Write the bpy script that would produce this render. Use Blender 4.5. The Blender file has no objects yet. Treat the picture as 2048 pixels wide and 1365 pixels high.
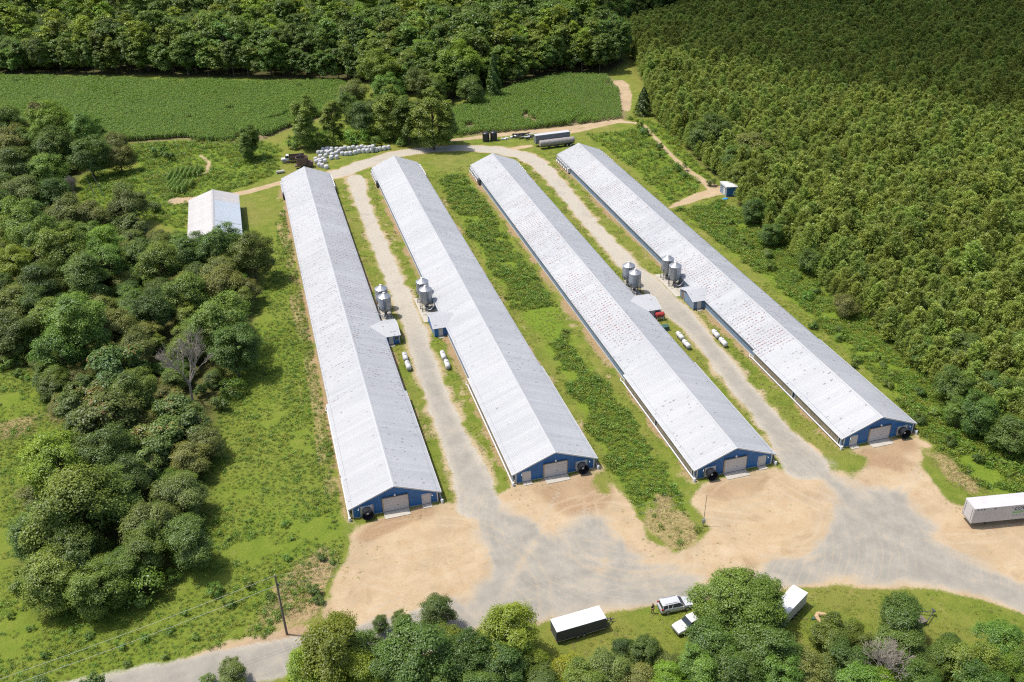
import bpy, bmesh, math, random
import numpy as np
from mathutils import Vector, Matrix

random.seed(7)
RNG = np.random.default_rng(7)
R = math.radians
scene = bpy.context.scene
col = scene.collection

# ------------------------------------------------------------------ camera
FPX, PITCH, ROLL, YAW, CAMZ = 1864.78, 0.5277252, -0.0256161, 0.2670259, 96.343
fw = Vector((math.sin(YAW) * math.cos(PITCH), math.cos(YAW) * math.cos(PITCH), -math.sin(PITCH)))
_r = Vector((math.cos(YAW), -math.sin(YAW), 0.0))
_u = _r.cross(fw)
cr = math.cos(ROLL) * _r + math.sin(ROLL) * _u
cu = cr.cross(fw)
cam_data = bpy.data.cameras.new('camera')
cam = bpy.data.objects.new('camera', cam_data)
col.objects.link(cam)
cam_data.sensor_width = 36.0
cam_data.lens = FPX / 2048.0 * 36.0
cam_data.clip_start = 1.0
cam_data.clip_end = 20000.0
m = Matrix((cr, cu, -fw)).transposed().to_4x4()
m.translation = Vector((0, 0, CAMZ))
cam.matrix_world = m
scene.camera = cam


def G(px, py, z=0.0):
    """point at height z seen at photo pixel (px, py)"""
    d = (px - 1024) / FPX * cr + (682.5 - py) / FPX * cu + fw
    return Vector((0, 0, CAMZ)) + d * ((z - CAMZ) / d.z)


# ------------------------------------------------------------------ sky, sun, exposure
SUN = Vector((0.40, -0.18, -1.0)).normalized()          # direction the light travels
elev = math.asin(-SUN.z)
azim = math.atan2(-SUN.x, -SUN.y)                       # from +Y towards +X
world = bpy.data.worlds.new('World')
scene.world = world
world.use_nodes = True
wt = world.node_tree
wt.nodes.clear()
wo = wt.nodes.new('ShaderNodeOutputWorld')
wb = wt.nodes.new('ShaderNodeBackground')
sk = wt.nodes.new('ShaderNodeTexSky')
sk.sky_type = 'NISHITA'
sk.sun_disc = False
sk.sun_elevation = elev
sk.sun_rotation = azim
sk.altitude = 250
sk.air_density = 1.0
sk.dust_density = 3.5
sk.ozone_density = 0.6
wb.inputs['Strength'].default_value = 0.15
wt.links.new(sk.outputs[0], wb.inputs[0])
wt.links.new(wb.outputs[0], wo.inputs[0])
sd = bpy.data.lights.new('sun', 'SUN')
sd.energy = 3.7
sd.angle = R(0.53)
sd.color = (1.0, 0.955, 0.88)
so = bpy.data.objects.new('sun', sd)
col.objects.link(so)
so.rotation_euler = SUN.to_track_quat('-Z', 'Y').to_euler()
so.location = (0, 0, 300)
scene.view_settings.view_transform = 'Standard'
scene.view_settings.look = 'None'
scene.view_settings.exposure = 0.38
scene.view_settings.gamma = 1.0
scene.render.engine = 'CYCLES'
scene.cycles.use_denoising = False
scene.cycles.filter_width = 1.15
scene.cycles.sample_clamp_indirect = 4.0
scene.cycles.max_bounces = 6
scene.cycles.diffuse_bounces = 3
scene.cycles.transparent_max_bounces = 8
scene.cycles.volume_bounces = 0


# ------------------------------------------------------------------ helpers: tags, meshes
def tag(o, label=None, cat=None, group=None, kind=None):
    if label: o['label'] = label
    if cat: o['category'] = cat
    if group: o['group'] = group
    if kind: o['kind'] = kind
    return o


def link(o, parent=None):
    col.objects.link(o)
    if parent: o.parent = parent
    return o


def empty(name, loc=(0, 0, 0), rz=0.0):
    o = bpy.data.objects.new(name, None)
    o.empty_display_size = 0.3
    o.location = loc
    o.rotation_euler = (0, 0, rz)
    return link(o)


class MB:
    def __init__(s):
        s.v, s.f, s.mi = [], [], []
        s.k = 0

    def add(s, vs, fs):
        b = len(s.v)
        s.v += [tuple(p) for p in vs]
        for f in fs:
            s.f.append(tuple(b + i for i in f))
            s.mi.append(s.k)
        return s

    def box(s, x0, x1, y0, y1, z0, z1):
        vs = [(x, y, z) for z in (z0, z1) for y in (y0, y1) for x in (x0, x1)]
        return s.add(vs, [(0, 2, 3, 1), (4, 5, 7, 6), (0, 1, 5, 4), (2, 6, 7, 3), (0, 4, 6, 2), (1, 3, 7, 5)])

    def bbox(s, x0, x1, y0, y1, z0, z1, b=0.03):
        """box with chamfered edges"""
        bm = bmesh.new()
        bmesh.ops.create_cube(bm, size=1)
        for v in bm.verts:
            v.co = ((x0 + x1) / 2 + v.co.x * (x1 - x0), (y0 + y1) / 2 + v.co.y * (y1 - y0), (z0 + z1) / 2 + v.co.z * (z1 - z0))
        bmesh.ops.bevel(bm, geom=bm.edges[:], offset=b, segments=2, profile=0.6, affect='EDGES')
        bm.verts.index_update()
        s.add([v.co[:] for v in bm.verts], [[v.index for v in f.verts] for f in bm.faces])
        bm.free()
        return s

    def tube(s, a, b, r0, r1=None, n=8, caps=True):
        r1 = r0 if r1 is None else r1
        a, b = Vector(a), Vector(b)
        d = (b - a)
        if d.length < 1e-6: return s
        d.normalize()
        t = d.orthogonal().normalized()
        u = d.cross(t)
        vs = []
        for c, r in ((a, r0), (b, r1)):
            for i in range(n):
                an = 2 * math.pi * i / n
                vs.append(c + (t * math.cos(an) + u * math.sin(an)) * r)
        fs = [(i, (i + 1) % n, n + (i + 1) % n, n + i) for i in range(n)]
        if caps: fs += [tuple(range(n))[::-1], tuple(range(n, 2 * n))]
        return s.add(vs, fs)

    def path(s, pts, r, n=6):
        for a, b in zip(pts[:-1], pts[1:]): s.tube(a, b, r, r, n)
        return s

    def lathe(s, prof, n=16, origin=(0, 0, 0), axis='z', a0=0.0, a1=2 * math.pi):
        """prof = [(radius, height)]; axis z, x or y"""
        o = Vector(origin)
        full = abs(a1 - a0 - 2 * math.pi) < 1e-6
        cnt = n if full else n + 1
        vs = []
        for r, h in prof:
            for i in range(cnt):
                an = a0 + (a1 - a0) * i / n
                c, q = r * math.cos(an), r * math.sin(an)
                p = {'z': (c, q, h), 'x': (h, c, q), 'y': (q, h, c)}[axis]
                vs.append(o + Vector(p))
        fs = []
        for k in range(len(prof) - 1):
            for i in range(n):
                j = (i + 1) % cnt
                fs.append((k * cnt + i, k * cnt + j, (k + 1) * cnt + j, (k + 1) * cnt + i))
        return s.add(vs, fs)

    def prism(s, poly, axis, a, b):
        """poly of 2-D points extruded between a and b along axis ('x': poly=(y,z), 'y': poly=(x,z), 'z': poly=(x,y))"""
        n = len(poly)
        vs = []
        for t in (a, b):
            for p, q in poly:
                vs.append({'x': (t, p, q), 'y': (p, t, q), 'z': (p, q, t)}[axis])
        fs = [tuple(range(n))[::-1], tuple(range(n, 2 * n))] + [(i, (i + 1) % n, n + (i + 1) % n, n + i) for i in range(n)]
        return s.add(vs, fs)

    def mesh(s, name, mats, smooth=False):
        me = bpy.data.meshes.new(name)
        me.from_pydata(s.v, [], s.f)
        mats = mats if isinstance(mats, (list, tuple)) else [mats]
        for mt in mats: me.materials.append(mt)
        if len(mats) > 1: me.polygons.foreach_set('material_index', s.mi)
        bm = bmesh.new()
        bm.from_mesh(me)
        bmesh.ops.recalc_face_normals(bm, faces=bm.faces)
        bm.to_mesh(me)
        bm.free()
        if smooth:
            me.polygons.foreach_set('use_smooth', [True] * len(me.polygons))
            me.set_sharp_from_angle(angle=R(40))
        return me

    def build(s, name, mats, parent=None, smooth=False, loc=None, rz=None):
        o = bpy.data.objects.new(name, s.mesh(name, mats, smooth))
        if loc is not None: o.location = loc
        if rz is not None: o.rotation_euler = (0, 0, rz)
        return link(o, parent)


def copy_tree(o, parent=None):
    c = o.copy()
    col.objects.link(c)
    c.parent = parent
    for ch in list(o.children): copy_tree(ch, c)
    return c


# ------------------------------------------------------------------ helpers: materials
class NT:
    def __init__(s, name):
        s.m = bpy.data.materials.new(name)
        s.m.use_nodes = True
        s.t = s.m.node_tree
        s.t.nodes.clear()
        s.out = s.t.nodes.new('ShaderNodeOutputMaterial')

    def n(s, typ, props=None, **inp):
        nd = s.t.nodes.new('ShaderNode' + typ)
        for k, v in (props or {}).items(): setattr(nd, k, v)
        for k, v in inp.items():
            key = int(k[1:]) if k[0] == '_' and k[1:].isdigit() else k.replace('_', ' ')
            s.set(nd.inputs[key], v)
        return nd

    def set(s, sock, v):
        if isinstance(v, bpy.types.NodeSocket): s.t.links.new(v, sock)
        elif isinstance(v, bpy.types.Node): s.t.links.new(v.outputs[0], sock)
        else:
            if isinstance(v, (tuple, list)) and len(v) == 3 and sock.type == 'RGBA': v = tuple(v) + (1,)
            sock.default_value = v

    def math(s, op, a, b=0.0, c=0.0, clamp=False):
        nd = s.n('Math', {'operation': op, 'use_clamp': clamp}, _0=a, _1=b)
        if op in ('MULTIPLY_ADD',): s.set(nd.inputs[2], c)
        return nd.outputs[0]

    def mix(s, f, a, b, blend='MIX'):
        nd = s.t.nodes.new('ShaderNodeMix')
        nd.data_type = 'RGBA'
        nd.blend_type = blend
        s.set(nd.inputs[0], f); s.set(nd.inputs[6], a); s.set(nd.inputs[7], b)
        return nd.outputs[2]

    def noise(s, scale, detail=3, rough=0.55, vec=None, dist=0.0):
        nd = s.n('TexNoise', {}, Scale=scale, Detail=detail, Roughness=rough, Distortion=dist)
        if vec is not None: s.set(nd.inputs['Vector'], vec)
        return nd.outputs[0]

    def step(s, v, lo, hi):
        nd = s.n('MapRange', {'interpolation_type': 'SMOOTHSTEP'}, _0=v, _1=lo, _2=hi)
        return nd.outputs[0]

    def pos(s):
        return s.n('NewGeometry').outputs['Position']

    def surf(s, sh):
        s.t.links.new(sh.outputs[0] if isinstance(sh, bpy.types.Node) else sh, s.out.inputs['Surface'])
        return s.m


def paint(name, color, rough=0.5, metal=0.0, var=0.12, scale=2.0, dirt=None, dirt_amt=0.0, bump=0.0, spec=0.5):
    t = NT(name)
    p = t.n('TexCoord').outputs['Object']
    a = t.noise(scale, 4, 0.6, p)
    c = t.mix(t.step(a, 0.3, 0.7), tuple(x * (1 - var) for x in color), tuple(min(1, x * (1 + var)) for x in color))
    rnd = t.n('ObjectInfo').outputs['Random']
    c = t.mix(1.0, c, t.n('CombineColor', {}, _0=t.math('MULTIPLY_ADD', rnd, 0.08, 0.96), _1=t.math('MULTIPLY_ADD', rnd, 0.08, 0.96), _2=t.math('MULTIPLY_ADD', rnd, 0.08, 0.96)), 'MULTIPLY')
    if dirt:
        d = t.noise(scale * 2.3, 5, 0.7, p)
        c = t.mix(t.math('MULTIPLY', t.step(d, 0.52, 0.72), dirt_amt), c, dirt)
    b = t.n('BsdfPrincipled', {}, Base_Color=c, Roughness=rough, Metallic=metal)
    b.inputs['Specular IOR Level'].default_value = spec
    if bump:
        bn = t.n('Bump', {}, Strength=bump, Distance=0.02, Height=t.noise(scale * 12, 3, 0.6, p))
        t.set(b.inputs['Normal'], bn)
    return t.surf(b)


def hsv_shift(t, c, amt_h, amt_v, rnd):
    nd = t.n('HueSaturation', {}, Hue=t.math('MULTIPLY_ADD', rnd, amt_h, 0.5 - amt_h / 2), Saturation=1.0,
             Value=t.math('MULTIPLY_ADD', t.math('FRACT', t.math('MULTIPLY', rnd, 7.31)), amt_v, 1 - amt_v / 2), Fac=1.0, Color=c)
    return nd.outputs[0]


def foliage(name, dark, light, accent=None, acc_at=0.9, hue=0.05, val=0.5, trans=0.35):
    t = NT(name)
    tint = t.n('Attribute', {'attribute_name': 'tint'}).outputs['Fac']
    rnd = t.n('ObjectInfo').outputs['Random']
    c = t.mix(t.step(tint, 0.0, 1.0), dark, light)
    if accent: c = t.mix(t.step(tint, acc_at, acc_at + 0.08), c, accent)
    c = hsv_shift(t, c, hue, val, rnd)
    d = t.n('BsdfDiffuse', {}, Color=c)
    tr = t.n('BsdfTranslucent', {}, Color=t.mix(0.5, c, (0.16, 0.20, 0.02)))
    g = t.n('BsdfGlossy', {}, Color=(0.9, 0.95, 1.0), Roughness=0.45)
    s1 = t.n('MixShader', {}, _0=trans, _1=d.outputs[0], _2=tr.outputs[0])
    s2 = t.n('MixShader', {}, _0=0.025, _1=s1.outputs[0], _2=g.outputs[0])
    return t.surf(s2)


M = {}
M['white'] = paint('white_paint', (0.512, 0.512, 0.504), 0.45, var=0.05, dirt=(0.45, 0.38, 0.28), dirt_amt=0.35)
M['white_clean'] = paint('clean_white', (0.560, 0.560, 0.560), 0.4, var=0.03)
M['tank_white'] = paint('tank_white', (0.496, 0.488, 0.496), 0.35, var=0.06, dirt=(0.4, 0.32, 0.25), dirt_amt=0.4)
M['blue'] = paint('blue_metal', (0.018, 0.125, 0.33), 0.42, var=0.12, scale=0.8, dirt=(0.10, 0.16, 0.24), dirt_amt=0.35)
M['blue_side_lit'] = paint('blue_side_wall_lit', (0.15, 0.22, 0.31), 0.5, var=0.1, scale=0.5, dirt=(0.30, 0.28, 0.26), dirt_amt=0.5)  # blue-grey wall, its lighter tone has the sunlight painted into the colour
M['door'] = paint('door_beige', (0.52, 0.49, 0.465), 0.5, var=0.06, dirt=(0.36, 0.29, 0.22), dirt_amt=0.4)
M['door_frame'] = paint('door_frame', (0.400, 0.304, 0.192), 0.6, var=0.1)
M['black'] = paint('black_plastic', (0.018, 0.019, 0.022), 0.4, var=0.2)
M['rubber'] = paint('rubber', (0.02, 0.02, 0.021), 0.8, var=0.2)
M['grey'] = paint('galvanised', (0.288, 0.312, 0.336), 0.38, metal=0.55, var=0.12, scale=3, dirt=(0.25, 0.24, 0.22), dirt_amt=0.35)
M['steel'] = paint('dark_steel', (0.10, 0.105, 0.11), 0.5, metal=0.6, var=0.2)
M['alu'] = paint('aluminium', (0.440, 0.448, 0.464), 0.35, metal=0.7, var=0.08)
M['concrete'] = paint('concrete', (0.400, 0.372, 0.320), 0.85, var=0.08, scale=1.2, dirt=(0.36, 0.27, 0.18), dirt_amt=0.5, bump=0.2)
M['pad'] = paint('cooling_pad', (0.20, 0.17, 0.12), 0.9, var=0.25, scale=1.5)
M['wood'] = paint('old_wood', (0.15, 0.125, 0.10), 0.9, var=0.25, scale=6)
M['log'] = paint('cut_log', (0.46, 0.32, 0.18), 0.85, var=0.25, scale=3, dirt=(0.2, 0.13, 0.08), dirt_amt=0.6)
M['bark'] = paint('bark', (0.10, 0.08, 0.06), 0.95, var=0.3, scale=4, bump=0.3)
M['dead'] = paint('dead_branch', (0.30, 0.26, 0.22), 0.95, var=0.2, scale=4)
M['rust'] = paint('rusty_steel', (0.13, 0.085, 0.065), 0.85, var=0.3, scale=3, dirt=(0.25, 0.20, 0.17), dirt_amt=0.6, bump=0.3)
M['red'] = paint('red_tank', (0.34, 0.035, 0.03), 0.5, var=0.2, dirt=(0.18, 0.05, 0.03), dirt_amt=0.6)
M['green_box'] = paint('green_box', (0.035, 0.09, 0.07), 0.5, var=0.1)
M['glass'] = paint('dark_glass', (0.02, 0.028, 0.035), 0.08, var=0.05)
M['silver'] = paint('silver_car_paint', (0.50, 0.51, 0.53), 0.25, metal=0.1, var=0.03)
M['taillight'] = paint('tail_light', (0.35, 0.01, 0.01), 0.2, var=0.05)
M['headlight'] = paint('head_light', (0.7, 0.72, 0.75), 0.1, var=0.05)
M['navy'] = paint('navy_side', (0.024, 0.028, 0.075), 0.3, var=0.1)
M['van_grey'] = paint('weathered_van', (0.16, 0.17, 0.19), 0.55, var=0.2, dirt=(0.26, 0.24, 0.22), dirt_amt=0.6)
M['tank_grey'] = paint('weathered_tank', (0.30, 0.27, 0.25), 0.5, metal=0.2, var=0.2, dirt=(0.20, 0.15, 0.12), dirt_amt=0.6)
M['van_white'] = paint('trailer_white', (0.496, 0.480, 0.480), 0.45, var=0.06, scale=0.6, dirt=(0.5, 0.44, 0.4), dirt_amt=0.5)
M['wrap'] = paint('bale_wrap', (0.480, 0.480, 0.488), 0.35, var=0.08, scale=2, dirt=(0.42, 0.38, 0.34), dirt_amt=0.5, bump=0.3)
M['tarp'] = paint('blue_tarp', (0.04, 0.28, 0.62), 0.45, var=0.15, bump=0.4)
M['print_blue'] = paint('print_blue', (0.02, 0.03, 0.12), 0.5, var=0.03)
M['print_green'] = paint('print_green', (0.18, 0.42, 0.15), 0.5, var=0.03)
M['print_grey'] = paint('print_grey', (0.36, 0.35, 0.36), 0.5, var=0.03)
M['skin'] = paint('skin', (0.42, 0.25, 0.17), 0.6, var=0.04)
M['shirt'] = paint('black_shirt', (0.015, 0.015, 0.018), 0.8, var=0.1)
M['trousers'] = paint('dark_trousers', (0.02, 0.021, 0.026), 0.8, var=0.1)
M['hair'] = paint('brown_hair', (0.04, 0.025, 0.015), 0.7, var=0.1)
M['wire'] = paint('wire', (0.42, 0.42, 0.40), 0.5, metal=0.3, var=0.05)
M['clay'] = paint('clay_soil', (0.38, 0.22, 0.12), 0.95, var=0.2)


def roof_material():
    t = NT('roof_metal')
    p = t.pos()
    sx = t.n('SeparateXYZ', {}, _0=p)
    x, y = sx.outputs[0], sx.outputs[1]
    big = t.noise(0.06, 3, 0.6, p)
    rnd = t.n('ObjectInfo').outputs['Random']
    base = t.mix(t.step(big, 0.3, 0.7), (0.360, 0.366, 0.376), (0.405, 0.409, 0.415))
    base = t.mix(1.0, base, t.n('CombineColor', {}, _0=t.math('MULTIPLY_ADD', rnd, 0.10, 0.92), _1=t.math('MULTIPLY_ADD', rnd, 0.10, 0.925), _2=t.math('MULTIPLY_ADD', rnd, 0.095, 0.935)), 'MULTIPLY')
    # streaks running down the slope
    st = t.n('CombineXYZ', {}, _0=t.math('MULTIPLY', x, 0.25), _1=t.math('MULTIPLY', y, 3.0), _2=0.0)
    stn = t.noise(1.0, 4, 0.6, st)
    base = t.mix(t.math('MULTIPLY', t.step(stn, 0.45, 0.8), 0.22), base, (0.50, 0.50, 0.49))
    # rust and lifted paint at the screw rows: dashes on a purlin x rib lattice
    rust = t.n('Attribute', {'attribute_type': 'OBJECT', 'attribute_name': 'rust'}).outputs['Fac']
    rowy = t.math('DIVIDE', y, 0.918)
    wrow = t.n('TexWhiteNoise', {'noise_dimensions': '1D'}, W=t.math('FLOOR', rowy)).outputs['Value']
    colx = t.math('ADD', t.math('DIVIDE', x, 0.66), t.math('MULTIPLY', wrow, 0.55))
    fy = t.math('ABSOLUTE', t.math('SUBTRACT', t.math('FRACT', rowy), 0.5))
    fx = t.math('ABSOLUTE', t.math('SUBTRACT', t.math('FRACT', colx), 0.5))
    cell = t.n('CombineXYZ', {}, _0=t.math('FLOOR', colx), _1=t.math('FLOOR', rowy), _2=0.0)
    wn = t.n('TexWhiteNoise', {'noise_dimensions': '3D'}, Vector=cell)
    r1 = wn.outputs['Value']
    wc = t.n('SeparateColor', {}, _0=wn.outputs['Color'])
    # dash half length varies
    hl = t.math('MULTIPLY_ADD', wc.outputs[1], 0.30, 0.12)
    inx = t.math('LESS_THAN', fx, hl)
    iny = t.math('LESS_THAN', fy, 0.14)
    inside = t.math('MULTIPLY', inx, iny)
    patch = t.noise(0.09, 3, 0.6, p)
    patch2 = t.noise(0.7, 2, 0.6, p)
    dens = t.math('MULTIPLY', rust, t.math('ADD', t.step(patch, 0.38, 0.62), t.math('MULTIPLY', t.step(patch2, 0.45, 0.7), 0.25)))
    on = t.math('LESS_THAN', r1, t.math('MULTIPLY', dens, 0.95))
    seg = t.step(t.noise(1.0, 2, 0.5, t.n('CombineXYZ', {}, _0=t.math('MULTIPLY', x, 0.8), _1=t.math('FLOOR', rowy), _2=0.0)), 0.52, 0.56)
    run_ = t.math('MULTIPLY', t.math('MULTIPLY', t.math('GREATER_THAN', wrow, t.math('SUBTRACT', 1.0, t.math('MULTIPLY', dens, 0.16))), t.math('LESS_THAN', fy, 0.09)), seg)
    inside = t.math('MAXIMUM', t.math('MULTIPLY', inside, on), run_)
    on = 1.0
    msk = t.math('MULTIPLY', t.math('MULTIPLY', inside, on), t.math('MULTIPLY_ADD', wc.outputs[2], 0.55, 0.45))
    rc = t.mix(t.step(wc.outputs[0], 0.15, 0.55), (0.17, 0.16, 0.17), (0.19, 0.075, 0.05))
    colr = t.mix(msk, base, rc)
    b = t.n('BsdfPrincipled', {}, Base_Color=colr, Roughness=0.48, Metallic=0.0)
    b.inputs['Specular IOR Level'].default_value = 0.35
    return t.surf(b)


M['roof'] = roof_material()
M['roof_grey'] = paint('grey_ridge', (0.34, 0.33, 0.33), 0.6, var=0.1)
M['barn_roof'] = paint('barn_roof', (0.416, 0.400, 0.388), 0.5, var=0.04, scale=0.3, dirt=(0.5, 0.45, 0.4), dirt_amt=0.4)
M['barn_roof_new'] = paint('barn_roof_new', (0.384, 0.424, 0.464), 0.45, var=0.03, scale=0.3)

# ------------------------------------------------------------------ ground zones (photo pixel outlines on the ground plane)
def poly(pts, z=0.0): return np.array([G(a, b, z)[:2] for a, b in pts])


def band(pts, z=0.0):
    """centre line with widths in metres: [(px,py,w)] -> list of (x,y,w)"""
    return [(*G(a, b, z)[:2], w) for a, b, w in pts]


def sdf_poly(P, X, Y):
    d = np.full(X.shape, 1e9)
    inside = np.zeros(X.shape, bool)
    n = len(P)
    for i in range(n):
        a, b = P[i], P[(i + 1) % n]
        e = b - a
        wx, wy = X - a[0], Y - a[1]
        tt = np.clip((wx * e[0] + wy * e[1]) / max(e @ e, 1e-9), 0, 1)
        d = np.minimum(d, np.hypot(wx - e[0] * tt, wy - e[1] * tt))
        c = ((a[1] <= Y) & (b[1] > Y)) | ((b[1] <= Y) & (a[1] > Y))
        with np.errstate(divide='ignore', invalid='ignore'):
            xi = a[0] + (Y - a[1]) / (b[1] - a[1] if b[1] != a[1] else 1e-9) * e[0]
        inside ^= c & (X < xi)
    return np.where(inside, d, -d)


def sdf_band(B, X, Y):
    best = np.full(X.shape, -1e9)
    for (x0, y0, w0), (x1, y1, w1) in zip(B[:-1], B[1:]):
        ex, ey = x1 - x0, y1 - y0
        tt = np.clip(((X - x0) * ex + (Y - y0) * ey) / max(ex * ex + ey * ey, 1e-9), 0, 1)
        d = np.hypot(X - x0 - ex * tt, Y - y0 - ey * tt)
        best = np.maximum(best, (w0 + (w1 - w0) * tt) / 2 - d)
    return best


def sm(v, lo, hi):
    t = np.clip((v - lo) / (hi - lo), 0, 1)
    return t * t * (3 - 2 * t)


def vnoise(X, Y, s, seed=0):
    u, v = X / s + 1000.0, Y / s + 1000.0
    i, j = np.floor(u).astype(np.int64), np.floor(v).astype(np.int64)
    a, b = u - i, v - j
    a, b = a * a * (3 - 2 * a), b * b * (3 - 2 * b)

    def h(p, q):
        k = (p * 73856093 ^ q * 19349663 ^ (seed * 83492791 + 12345)) & 0xffffffff
        k = (k ^ (k >> 13)) * 1274126177 & 0xffffffff
        k = (k ^ (k >> 16)) * 2246822519 & 0xffffffff
        return ((k ^ (k >> 15)) & 0xffff) / 65535.0
    return (h(i, j) * (1 - a) + h(i + 1, j) * a) * (1 - b) + (h(i, j + 1) * (1 - a) + h(i + 1, j + 1) * a) * b


HX = [11.73, 38.24, 66.51, 93.76]
HY = [114.47, 115.05, 107.23, 107.56]
HW, HL, HE, HR = 13.4, 152.4, 2.10, 4.91
SLOPE = (HR - HE) / (HW / 2 + 0.27)

YARD = poly([(692, 1052), (705, 1046), (790, 1030), (880, 1004), (928, 1004), (925, 985), (960, 968), (990, 985), (1030, 972), (1190, 940), (1215, 958), (1262, 1000),
             (1300, 1075), (1345, 1105), (1390, 1095), (1412, 1060), (1375, 1010), (1400, 966), (1545, 932), (1592, 925), (1575, 890), (1620, 880), (1650, 905), (1700, 898), (1830, 872),
             (1868, 890), (1850, 930), (1900, 1000), (1925, 1010), (2048, 1000), (2250, 990), (2250, 1290), (2048, 1236), (1960, 1200), (1850, 1182), (1630, 1176), (1500, 1190), (1390, 1205),
             (1290, 1218), (1080, 1252), (960, 1265), (880, 1300), (770, 1330), (640, 1320), (640, 1240), (660, 1165), (690, 1110)])
ROAD = band([(100, 1420, 8), (260, 1378, 7), (420, 1345, 7), (560, 1318, 7), (680, 1300, 7.5), (780, 1275, 8), (900, 1248, 8)])
LANE_W = band([(712, 356, 5.5), (722, 400, 4.6), (755, 480, 4.6), (787, 560, 4.8), (822, 640, 5.2), (848, 720, 5.0), (876, 800, 5.0), (918, 900, 5.6), (945, 960, 6.5), (960, 1010, 8)])
LANE_E = band([(1085, 335, 5.5), (1120, 372, 5.0), (1175, 440, 4.8), (1225, 495, 5.0), (1262, 535, 5.4), (1310, 577, 6.2), (1352, 622, 6.6), (1395, 665, 5.0), (1432, 710, 5.0), (1472, 762, 5.0), (1512, 810, 5.2), (1560, 866, 5.8), (1610, 930, 9)])
LOOP = band([(640, 358, 5), (690, 343, 6.5), (735, 326, 6.5), (790, 309, 6), (860, 299, 5.5), (930, 296, 5.5), (990, 300, 6), (1040, 309, 6), (1075, 326, 5.5), (1095, 345, 5.5)])
TRACKS = [band([(350, 402, 5), (430, 398, 4), (500, 383, 3.2), (560, 366, 3.2), (640, 352, 4)]),
          band([(1000, 302, 3), (1060, 292, 2.5)]),
          band([(1140, 265, 3.0), (1180, 256, 3.2), (1235, 243, 4.0), (1270, 246, 2), (1290, 252, 1.5), (1318, 285, 1.6), (1350, 318, 1.8), (1380, 345, 2.4), (1405, 362, 3)]),
          band([(1405, 362, 3), (1440, 382, 5.5), (1400, 392, 4.5), (1360, 408, 3), (1340, 416, 1.5)]),
          band([(1240, 165, 6), (1248, 190, 6), (1252, 220, 3)]),
          band([(400, 310, 1.2), (418, 325, 1.6), (415, 345, 1.4), (395, 352, 1)]),
          band([(900, 282, 3), (1000, 270, 4), (1130, 258, 4), (1240, 241, 3)]),
          band([(520, 250, 2), (560, 240, 3.5), (590, 230, 2)])]
DARK_GRAVEL = [poly([(905, 930), (960, 940), (985, 1000), (1045, 1030), (1100, 1050), (1170, 1030), (1235, 1060), (1275, 1105), (1300, 1130), (1420, 1140), (1420, 1215), (1290, 1220), (1080, 1250), (880, 1290),
                     (700, 1330), (620, 1330), (760, 1275), (880, 1228), (950, 1160), (968, 1100), (955, 1050), (935, 1000)]),
               poly([(1600, 905), (1650, 925), (1720, 960), (1800, 975), (1860, 1020), (1900, 1065), (1960, 1110), (2048, 1160), (2250, 1260), (2250, 1290), (2048, 1240), (1960, 1202), (1850, 1184), (1630, 1178),
                     (1480, 1190), (1420, 1170), (1520, 1135), (1600, 1110), (1620, 1060), (1645, 1010), (1620, 960)])]
CLAY = [poly([(705, 1046), (880, 1003), (900, 1020), (760, 1080), (700, 1090)]), poly([(1035, 968), (1190, 938), (1240, 985), (1190, 1040), (1110, 1030), (1060, 1000)]),
        poly([(1400, 966), (1545, 930), (1560, 950), (1480, 1000), (1440, 1010), (1380, 990)]), poly([(1690, 905), (1830, 870), (1850, 900), (1800, 950), (1730, 940)]),
        poly([(575, 1120), (640, 1090), (690, 1120), (650, 1200), (620, 1270), (560, 1275), (540, 1220)]), poly([(380, 1310), (560, 1262), (650, 1240), (660, 1290), (540, 1300), (300, 1352), (230, 1372)])]
WEEDS = [poly([(880, 362), (900, 348), (930, 352), (1020, 480), (1110, 612), (1150, 690), (1210, 770), (1300, 900), (1360, 990), (1405, 1065), (1380, 1100), (1330, 1100), (1285, 1050), (1225, 930), (1170, 840), (1105, 715), (1065, 650), (1040, 630), (960, 500), (905, 410)]),
         poly([(1350, 420), (1440, 400), (1520, 440), (1650, 560), (1760, 650), (1860, 740), (1960, 830), (2100, 900), (2200, 1000), (2048, 990), (1960, 975), (1880, 900), (1835, 850), (1760, 760), (1640, 650), (1500, 530), (1380, 440)]),
         poly([(1175, 270), (1290, 255), (1330, 300), (1395, 360), (1395, 385), (1340, 410), (1280, 350), (1220, 300)]),
         poly([(250, 290), (470, 275), (560, 290), (560, 345), (500, 370), (400, 395), (330, 400), (290, 350)]),
         poly([(560, 290), (640, 290), (700, 288), (800, 285), (930, 285), (930, 270), (760, 250), (600, 260)]),
         poly([(165, 352), (330, 332), (372, 400), (374, 470), (300, 442), (215, 426), (158, 402)]),
         poly([(1255, 235), (1330, 250), (1420, 360), (1400, 360), (1330, 290), (1290, 250)])]
MEADOW = [poly([(-200, 600), (0, 700), (100, 720), (300, 900), (420, 880), (510, 640), (570, 420), (600, 520), (640, 760), (680, 1000), (685, 1080), (640, 1200), (560, 1270), (300, 1330), (220, 1380), (-200, 1450)])]
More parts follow.
